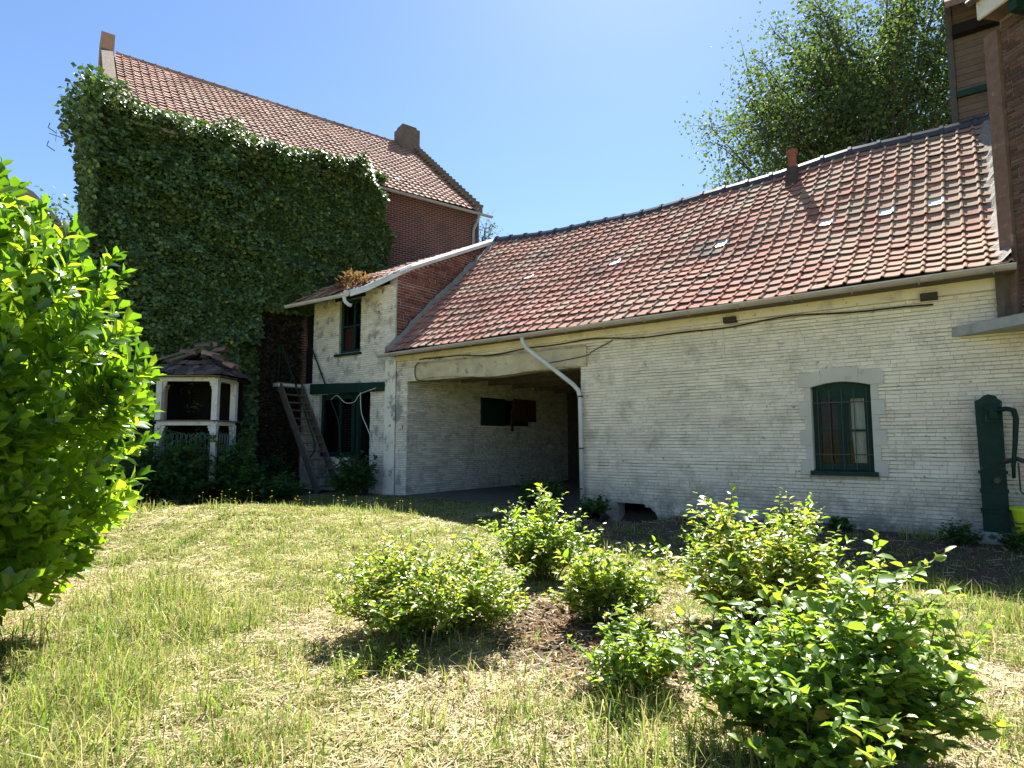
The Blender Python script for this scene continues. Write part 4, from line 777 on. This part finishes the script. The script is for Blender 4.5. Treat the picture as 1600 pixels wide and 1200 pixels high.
# ------------------------------------------------------------------ SHRUBS
leaf_me = {}
def leaf_objects(parent, P, D, Nn, L, Wd, m, idx):
    D, Sd, Nn = leaf_frames(D, Nn)
    if m not in leaf_me: leaf_me[m] = mesh('leaf', LTo if m == 'laurel' else LT, [tuple(f) for f in LFc], m, True)
    for i in idx:
        M = Matrix.Identity(4); M.col[0][:3] = D[i] * L[i]; M.col[1][:3] = Sd[i] * Wd[i]; M.col[2][:3] = Nn[i] * L[i]; M.col[3][:3] = P[i]; piece('leaf', leaf_me[m], M, parent)
def shrub(label, cx, cy, rx, ry, h, nst, leafL, m='shrub', seed=1, group=None, n_ind=0, name='shrub', wr=.55, lop=1.0, twigs=2, cat='shrub', skew=(0, 0)):
    r = np.random.default_rng(seed); gzc = float(gz(cx, cy)); t = thing(name, label, cat, (cx, cy, gzc), group); st = []; P = []; D = []; NN = []; R = []; LL = []
    def along(pts, rad, start, sp, sc):
        st.append(tube(pts, np.linspace(rad, rad * .3, len(pts)), 4)); seg = np.linalg.norm(np.diff(pts, axis=0), axis=1); tot = seg.sum(); cum = np.concatenate([[0], np.cumsum(seg)]); x = start * tot; az = r.uniform(0, 6.28)
        while x < tot:
            i = min(np.searchsorted(cum, x) - 1, len(seg) - 1); i = max(i, 0); f = (x - cum[i]) / seg[i]; p = pts[i] * (1 - f) + pts[i + 1] * f; tg = (pts[i + 1] - pts[i]) / seg[i]
            az += 2.4; q = x / tot; e = .25 + .7 * q ** 4 + r.normal(0, .35); d = np.array([math.cos(az), math.sin(az), 0]); d = d + tg * e + [0, 0, r.normal(-.05, .2)]
            P.append(p); D.append(d); NN.append(np.array([0, 0, 1]) - .3 * d + r.normal(0, .4, 3)); l = 1.15 * leafL * sc * r.uniform(.42, 1.35) * (1 - .45 * q ** 5); LL.append(l); R.append(np.clip(.28 * r.random() + .3 * q + .42 * (q ** 8) + .12 * p[2] / h, 0, .99)); x += sp * r.uniform(.7, 1.4)
        
    for i in range(nst):
        a = r.uniform(0, 6.283); q = math.sqrt(r.random()); lum = .8 + .35 * vn(a * 1.5, seed, 1)
        e = np.array([cx + rx * q * math.cos(a) * lum + skew[0], cy + ry * q * math.sin(a) * lum + skew[1], gzc + h * math.sqrt(max(.05, 1 - .9 * q * q)) * (r.uniform(.55, 1.0) + .28 * (r.random() < .22))])
        b = np.array([cx + rx * .22 * q * math.cos(a), cy + ry * .22 * q * math.sin(a), gzc - .03]); c = b * .55 + e * .45; c[2] = gzc + (e[2] - gzc) * r.uniform(.55, .75)
        ts = np.linspace(0, 1, 9)[:, None]; pts = b * (1 - ts) ** 2 + 2 * c * ts * (1 - ts) + e * ts ** 2; pts[1:] += r.normal(0, .012, (8, 3))
        along(pts, .006 + .003 * h, .3, leafL * .3, 1)
        for k in range(twigs):
            j = r.integers(3, 8); a2 = r.uniform(0, 6.28); d = np.array([math.cos(a2), math.sin(a2), r.uniform(.2, .9)]); l = h * r.uniform(.12, .42); tp_ = np.array([pts[j], pts[j] + d * l * .5 + [0, 0, .02], pts[j] + d * l + [0, 0, .05]])
            along(tp_, .004, .1, leafL * .3, .85)
    P = np.array(P); D = np.array(D); NN = np.array(NN); LL = np.array(LL); R = np.array(R); ok = P[:, 2] > gz(P[:, 0], P[:, 1]) + .03; P, D, NN, LL, R = P[ok], D[ok], NN[ok], LL[ok], R[ok]
    order = np.argsort(np.linalg.norm(P - CAMP, axis=1) / LL); fo = None
    rest = order[n_ind:]; fo = obj('foliage', leaf_geo(P[rest], D[rest], NN[rest], LL[rest], LL[rest] * wr), m, t, smooth=True, rnd=np.repeat(R[rest], 8), kind='stuff')
    if n_ind: leaf_objects(t, P, D, NN, LL, LL * wr, m, order[:n_ind])
    obj('stem', join(st), 'stem', t); return t
G = 'young shrubs in the dry yard'
shrub('wide low shrub with dense small leaves, leftmost of the yard shrubs', -.72, 5.6, .98, .75, .78, 92, .07, seed=11, group=G, n_ind=120, twigs=6)
shrub('upright airy shrub in front of the carriage passage', .42, 7.75, .7, .6, .98, 50, .095, seed=12, group=G, n_ind=120, skew=(-.06, 0), twigs=5)
shrub('bushy shrub just right of the bare mulch patch', .88, 5.95, .52, .48, .64, 42, .088, seed=13, group=G, n_ind=120, twigs=5)
shrub('smallest knee high shrub on the mulch between the larger ones', .8, 4.3, .42, .36, .5, 26, .075, seed=14, group=G, n_ind=120, twigs=4)
shrub('tall pale leaved shrub before the barred window, behind the biggest shrub', 2.25, 5.8, 1.0, .75, 1.02, 68, .092, seed=15, group=G, n_ind=150, twigs=5)
shrub('biggest broad leaved shrub at the lower right front', 1.7, 3.45, .82, .62, .9, 84, .094, seed=16, group=G, n_ind=300, wr=.66, twigs=5)
shrub('low tangle of bramble and weed left of the mulch', -.95, 4.7, .42, .3, .2, 16, .05, m='shrub', seed=17, group=G, n_ind=0, twigs=2)
# laurel
lt = thing('laurel_bush', 'large glossy cherry laurel bush filling the left foreground', 'bush', (-4.9, 4.85, float(gz(-4.9, 4.85))))
r = np.random.default_rng(44); cL = np.array([-5.03, 4.85, 1.72]); RL = np.array([1.95, 1.5, 2.1]); P = []; D = []; NN = []; LL = []; R = []; st = []
for i in range(2300):
    v = r.normal(0, 1, 3); v /= np.linalg.norm(v)
    if v[2] < -.93: continue
    lum = .78 + .24 * vn(v[0] * 2 + v[2], v[1] * 2 + v[2], 1.7, 8) + .14 * r.random() ** 2; depth = r.random() ** .5 if i > 900 else 1
    tip = cL + v * RL * lum * (.5 + .5 * depth)
    if i >= 1750: tip = np.array([-5.15, 4.9, .62]) + v * np.array([1.75, 1.25, .85]) * lum * (.6 + .4 * depth)
    tip[2] = max(tip[2], .12); up = unit(np.array([v[0], v[1], v[2] * .6 + .75])); ln = r.uniform(.28, .5); base = tip - up * ln
    st.append(tube([base, (base + tip) / 2 + up * .01, tip], [.004, .0035, .002], 4)); k = r.integers(9, 15); az = r.uniform(0, 6.28)
    s1 = unit(np.cross(up, [.3, .2, 1])); s2 = np.cross(up, s1)
    for j in range(k):
        q = (j + 1) / k; az += 2.4; op = 1.15 - .75 * q; d = up * math.cos(op) + (s1 * math.cos(az) + s2 * math.sin(az)) * math.sin(op); d = d + [0, 0, -.1 * (1 - q)]
        P.append(base + (tip - base) * q); D.append(d); NN.append(up - d * .4 + r.normal(0, .15, 3)); LL.append(r.uniform(.145, .205) * (1 - .35 * q ** 3)); R.append(np.clip(.15 * r.random() + .8 * q ** 1.4 * depth ** 2 * np.clip((tip[2] - .3) / 1.6, .15, 1), 0, .99))  # young tips brighter; low and inner leaves darkened to stand in for self shade
P, D, NN, LL, R = map(np.array, (P, D, NN, LL, R)); ok = P[:, 2] > .1; P, D, NN, LL, R = P[ok], D[ok], NN[ok], LL[ok], R[ok]
vis = np.abs(P[:, 0] / P[:, 1]) < .84; order = np.argsort(np.linalg.norm(P - CAMP, axis=1) + np.where(vis, 0, 50)); rest = order[300:]
LTo = LT.copy(); LTo[:, 1] *= 1.05; LTo[[1, 3], 1] *= .72; LTo[[4, 6], 1] *= 1.28; LTo[:, 2] *= .8
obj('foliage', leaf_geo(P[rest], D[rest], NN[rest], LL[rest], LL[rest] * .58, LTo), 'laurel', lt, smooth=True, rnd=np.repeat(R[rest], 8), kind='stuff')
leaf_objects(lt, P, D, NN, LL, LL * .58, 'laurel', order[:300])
for k in range(9):
    a = k * .7; st.append(tube([(-4.9 + .25 * math.cos(a), 4.85 + .25 * math.sin(a), -.05), (-4.9 + .5 * math.cos(a), 4.85 + .5 * math.sin(a), .9), (-4.9 + .9 * math.cos(a), 4.85 + .9 * math.sin(a), 2.0)], [.04, .03, .015], 6))
obj('stem', join(st), 'stem', lt)
# shaded weeds along the walls
WG = 'leafy weeds in the shade along the walls'
def weed(label, x, y, rx, h, n, L, seed, name='weed_plant', wr=.75): return shrub(label, x, y, rx, rx * .8, h, n, L, 'weed', seed, WG, 0, name, wr, twigs=2, cat='plant')
q = W(-.9, -.75); weed('big leafy weed clump at the foot of the annex doorway', q[0], q[1], .75, 1.15, 50, .17, 31)
q = W(-3.9, -1.55); weed('dark weed clump left of the staircase foot', q[0], q[1], .8, 1.15, 50, .15, 32)
q = W(5.4, -.6); weed('dark green fern clump at the passage mouth by the downpipe', q[0], q[1], .7, .75, 45, .13, 33, 'fern', .4)
q = W(6.75, -.6); weed('low weeds beside the arched cellar hole', q[0], q[1], .42, .42, 24, .1, 34)
q = W(13.05, -.75); weed('weeds at the left foot of the water pump', q[0], q[1], .3, .3, 22, .08, 35)
q = W(13.75, -.85); weed('weeds in front of the stone base of the pump', q[0], q[1], .32, .28, 22, .08, 36)
q = W(10.6, -.45); weed('small weed tuft under the left edge of the barred window', q[0], q[1], .28, .3, 18, .09, 37)
q = W(11.4, -.4); weed('small weed tuft under the right edge of the barred window', q[0], q[1], .26, .26, 16, .09, 38)
for k, (x, y, rr, h, lb) in enumerate([(-9.3, 15.8, .8, 1.7, 'climbing weeds smothering the left front of the white pavilion'), (-8.35, 15.95, .7, 1.95, 'tall creeper between the two front posts of the white pavilion'), (-7.25, 16.5, .5, 1.75, 'creeper hiding the right side of the white pavilion'), (-6.3, 16.9, .8, .8, 'low dark weeds between the white pavilion and the staircase'), (-10.4, 15.9, .8, 1.0, 'dark weeds just right of the laurel, left of the pavilion')]): weed(lb, x, y, rr, h, 60, .15, 50 + k, wr=.85)
# rusty pipe end in the pit
hp = W(7.25, -1.0); tag(obj('drain_pipe', tube([(hp[0], hp[1], -.12), (hp[0] - .25, hp[1] - .35, -.02)], .16, 16, cap=False), 'black'), 'black drain pipe end lying in the hollow by the cellar hole', 'pipe')
# ------------------------------------------------------------------ TREES
def tree(label, base, h0, crown_c, crown_r, nleaf, L, seed, m='tree', name='broadleaf_tree', nb=60, group=None):
    r = np.random.default_rng(seed); t = thing(name, label, 'tree', base, group); base = np.array(base, float); cc = np.array(crown_c, float); cr = np.array(crown_r, float)
    top = cc + [0, 0, cr[2] * .55]; tr = [base + (top - base) * q + np.array([math.sin(q * 5) * .25, math.cos(q * 4) * .2, 0]) * q for q in np.linspace(0, 1, 12)]
    obj('trunk', tube(tr, np.linspace(.42, .06, 12), 10), 'bark', t, smooth=True); br = []; tips = []
    for i in range(nb):
        q = r.uniform(.25, 1); p = base + (top - base) * q; v = r.normal(0, 1, 3); v[2] = abs(v[2]) * .8 + .15 if q > .4 else abs(v[2]) * .4 + .1; v /= np.linalg.norm(v); e = cc + v * cr * r.uniform(.62, .95) if r.random() < .8 else cc + (v * [1, 1, -.6]) * cr * r.uniform(.5, .95)
        mid = (p + e) / 2 + [0, 0, .1 * np.linalg.norm(e - p)]; ts = np.linspace(0, 1, 7)[:, None]; pts = p * (1 - ts) ** 2 + 2 * mid * ts * (1 - ts) + e * ts ** 2; br.append(tube(pts, np.linspace(.1, .018, 7), 5))
        for j in range(3, 7):
            tips.append(pts[j])
            for k in range(4):
                d = unit(r.normal(0, 1, 3) + unit(pts[j] - cc) * .7); l = r.uniform(.6, 1.6); e2 = pts[j] + d * l; br.append(tube([pts[j], pts[j] + d * l * .5 + [0, 0, .06], e2], [.02, .014, .006], 4)); tips += [e2, pts[j] + d * l * .6]
    obj('branches', join(br), 'bark', t)
    tips = np.array(tips); k = r.integers(len(tips), size=nleaf); w_ = r.random(len(tips))[k]; P = tips[k] + r.normal(0, .26 + .22 * w_[:, None], (nleaf, 3)); D = r.normal(0, 1, (nleaf, 3)) - [0, 0, .3]; Nn = r.normal(0, .7, (nleaf, 3)) + [0, 0, .8]; l = L * r.uniform(.6, 1.3, nleaf)
    obj('crown', leaf_geo(P, D, Nn, l, l * .75, LT4, LF4), m, t, rnd=np.repeat(r.random(nleaf), 4), kind='stuff'); return t
tree('large broadleaf tree with airy crown rising behind the barn ridge', (17, 27.5, 0), 8, (17, 27.5, 13.4), (8.5, 6, 10.2), 88000, .165, 61, nb=165)
tree('slim pale tree peeping past the far corner of the brick house', (-1.55, 44, 0), 6, (-1.9, 44, 14.6), (.5, 1.0, 3.2), 1100, .2, 62, nb=14)
tree('dark bushy tree left of the ivy house', (-19.2, 25, 0), 4, (-18.8, 25, 8.1), (2.6, 2.2, 3.4), 9000, .2, 63, m='ivy', nb=30)
# ------------------------------------------------------------------ GRASS, STRAW, FLOWERS, LITTER
def scatter(n, y0, y1, k=1.05, pw=1.0):
    y = y0 + (y1 - y0) * RNG.random(n) ** pw; x = RNG.uniform(-k, k, n) * (y + .6); u, s = us(x, y); t, h_ = hts(x, y); ok = (s < -.12) & (h_ < -.4) & (u < 15.5) & ~((np.abs(u) < 4) & (s > -.15)); return x[ok], y[ok]
def blades(x, y, hgt, wid, lean, tw=None):
    n = len(x); z = gz(x, y) - .008; a = RNG.uniform(0, 2 * math.pi, n); b = RNG.uniform(0, 2 * math.pi, n); ln = np.abs(RNG.normal(0, lean, n)); dx = np.cos(a) * ln; dy = np.sin(a) * ln; sx = np.cos(b) * wid / 2; sy = np.sin(b) * wid / 2
    V = np.zeros((n, 5, 3)); q1 = .5
    V[:, 0] = np.stack([x - sx, y - sy, z], 1); V[:, 1] = np.stack([x + sx, y + sy, z], 1)
    mx = x + dx * hgt * .28; my = y + dy * hgt * .28; mz = z + hgt * .6
    V[:, 2] = np.stack([mx - sx * .75, my - sy * .75, mz], 1); V[:, 3] = np.stack([mx + sx * .75, my + sy * .75, mz], 1); V[:, 4] = np.stack([x + dx * hgt, y + dy * hgt, z + hgt * (1 - .28 * np.minimum(ln, 1.6))], 1)
    F = np.array([(0, 1, 3), (0, 3, 2), (2, 3, 4)]); return V.reshape(-1, 3), (F[None] + (np.arange(n) * 5)[:, None, None]).reshape(-1, 3)
x, y = scatter(950000, 2.2, 17.5); g = greenf(x, y); cl = vn(x, y, 3.3, 41) * .6 + vn(x, y, 8, 42) * .4
keep = RNG.random(len(x)) < np.clip((g - .2) * 1.35, .03, 1) * np.clip((cl - .27) * 3.0, .1, 1); x, y, g, cl = x[keep], y[keep], g[keep], cl[keep]
hgt = .8 * (.03 + .07 * RNG.random(len(x)) ** 2 + .13 * np.clip(cl - .58, 0, 1) * 2) * (1 + .25 * np.clip(-x - 1.8, 0, 1) * (y < 8)); V, F = blades(x, y, hgt, .0035 + .0005 * y + .002 * RNG.random(len(x)), 1.0)
rv = np.clip(.0 + .48 * RNG.random(len(x)) + .3 * (1 - g) * RNG.random(len(x)) + .3 * (vn(x, y, 1.7, 91) - .4), 0, .99); tag(obj('grass', (V, F), 'grass', rnd=np.repeat(rv, 5), center=False), 'patchy yellow green grass across the yard', 'grass', kind='stuff')
# taller tufts
tc = []
for i in range(520):
    yy = 2.4 + 12.5 * random.random() ** 1.2; xx = random.uniform(-.95, .95) * yy
    if greenf(np.array([xx]), np.array([yy]))[0] + random.uniform(-.25, .25) < .3: continue
    u, s = us(xx, yy)
    if s > -.4: continue
    k = random.randint(14, 40); rr = random.uniform(.05, .16); tc.append(np.stack([RNG.normal(xx, rr, k), RNG.normal(yy, rr, k), np.full(k, random.uniform(.14, .32))], 1))
for (xx, yy, k, hh) in [(-2.9, 4.2, 900, .32), (-3.2, 5.6, 800, .34), (-2.5, 3.3, 500, .3), (-3.9, 6.8, 500, .34), (1.4, 3.3, 350, .3), (3.7, 6.0, 300, .28), (3.3, 7.0, 260, .34), (4.8, 6.3, 300, .28), (1.9, 7.8, 220, .35), (-1.6, 10, 300, .2), (.2, 4.2, 200, .2), (-.6, 5.0, 200, .22)]: tc.append(np.stack([RNG.normal(xx, .35, k), RNG.normal(yy, .4, k), np.full(k, hh)], 1))
tc = np.concatenate(tc); V, F = blades(tc[:, 0], tc[:, 1], tc[:, 2] * RNG.uniform(.4, 1.05, len(tc)), .005 + .0005 * tc[:, 1] + .003 * RNG.random(len(tc)), .85)
tag(obj('grass', (V, F), 'grass', rnd=np.repeat(RNG.random(len(tc)) * .62, 5), center=False), 'taller green grass tufts standing in the dry yard', 'grass', kind='stuff')
# straw lying flat
x, y = scatter(125000, 2.2, 12.5, pw=1.15); s_ = soilf(x, y); u, s = us(x, y); keep = RNG.random(len(x)) < np.where(s > -3.3, .12, (1 - .75 * s_) * np.clip(1.25 - .9 * greenf(x, y), .15, 1)); x, y = x[keep], y[keep]; n = len(x)
a = RNG.uniform(0, 6.283, n); l = RNG.uniform(.05, .2, n); wd = (.0013 + .00033 * y) * RNG.uniform(.7, 1.6, n); tl = RNG.normal(0, .16, n); zz = gz(x, y) + .006 + .02 * RNG.random(n)
d = np.stack([np.cos(a), np.sin(a), tl], 1) * l[:, None] / 2; sd_ = np.stack([-np.sin(a), np.cos(a), RNG.normal(0, .4, n)], 1) * wd[:, None]; c = np.stack([x, y, zz], 1); V = np.stack([c - d - sd_, c + d - sd_, c + d + sd_, c - d + sd_], 1).reshape(-1, 3)
tag(obj('straw', (V, np.arange(n * 4).reshape(-1, 4)), 'straw', rnd=np.repeat(RNG.random(n), 4), center=False), 'dry mown straw strewn over the yard', 'straw', kind='stuff')
# dead leaves / wood chips
x1 = np.concatenate([RNG.normal(.5, .45, 1900), RNG.normal(1.1, .5, 900)]); y1 = np.concatenate([RNG.normal(6.0, .8, 1900), RNG.normal(4.8, .5, 900)]); x2, y2 = scatter(5200, 2.4, 16); u, s = us(x2, y2); kk = (s > -3.6) | (RNG.random(len(x2)) < .12)
x = np.concatenate([x1, x2[kk]]); y = np.concatenate([y1, y2[kk]]); n = len(x); P = np.stack([x, y, gz(x, y) + .012 + .015 * RNG.random(n)], 1); a = RNG.uniform(0, 6.283, n); l = RNG.uniform(.025, .07, n)
V, F = leaf_geo(P, np.stack([np.cos(a), np.sin(a), RNG.normal(0, .25, n)], 1), RNG.normal(0, .35, (n, 3)) + [0, 0, 1], l, l * .55)
tag(obj('leaf_litter', (V, F), 'deadleaf', rnd=np.repeat(RNG.random(n), 8), center=False), 'brown dead leaves and chips on the bare mulch', 'leaf litter', kind='stuff')
# buttercups
n = 130; y = RNG.uniform(10.5, 15.2, n); x = RNG.uniform(-7.5, -1.2, n); x[:25] = RNG.uniform(-4, -.5, 25); y[:25] = RNG.uniform(6, 10, 25); z = gz(x, y) + RNG.uniform(.14, .34, n); P = np.repeat(np.stack([x, y, z], 1), 5, 0); a = np.tile(np.arange(5) * 1.2566, n)
V, F = leaf_geo(P, np.stack([np.cos(a), np.sin(a), np.full(5 * n, .35)], 1), np.tile([0, 0, 1.0], (5 * n, 1)), .018, .018); Vs, Fs = blades(x, y, z - gz(x, y), np.full(n, .006), .02)
tag(obj('buttercups', (V, F), 'petal', rnd=np.repeat(RNG.random(n * 5), 8), center=False), 'tiny yellow buttercups along the far shaded grass edge', 'flowers', kind='stuff')
tag(obj('flower_stalks', (Vs, Fs), 'grass', rnd=np.repeat(RNG.random(n) * .4, 5), center=False), 'thin green stalks of the buttercups', 'flowers', kind='stuff')
S.render.engine = 'CYCLES'
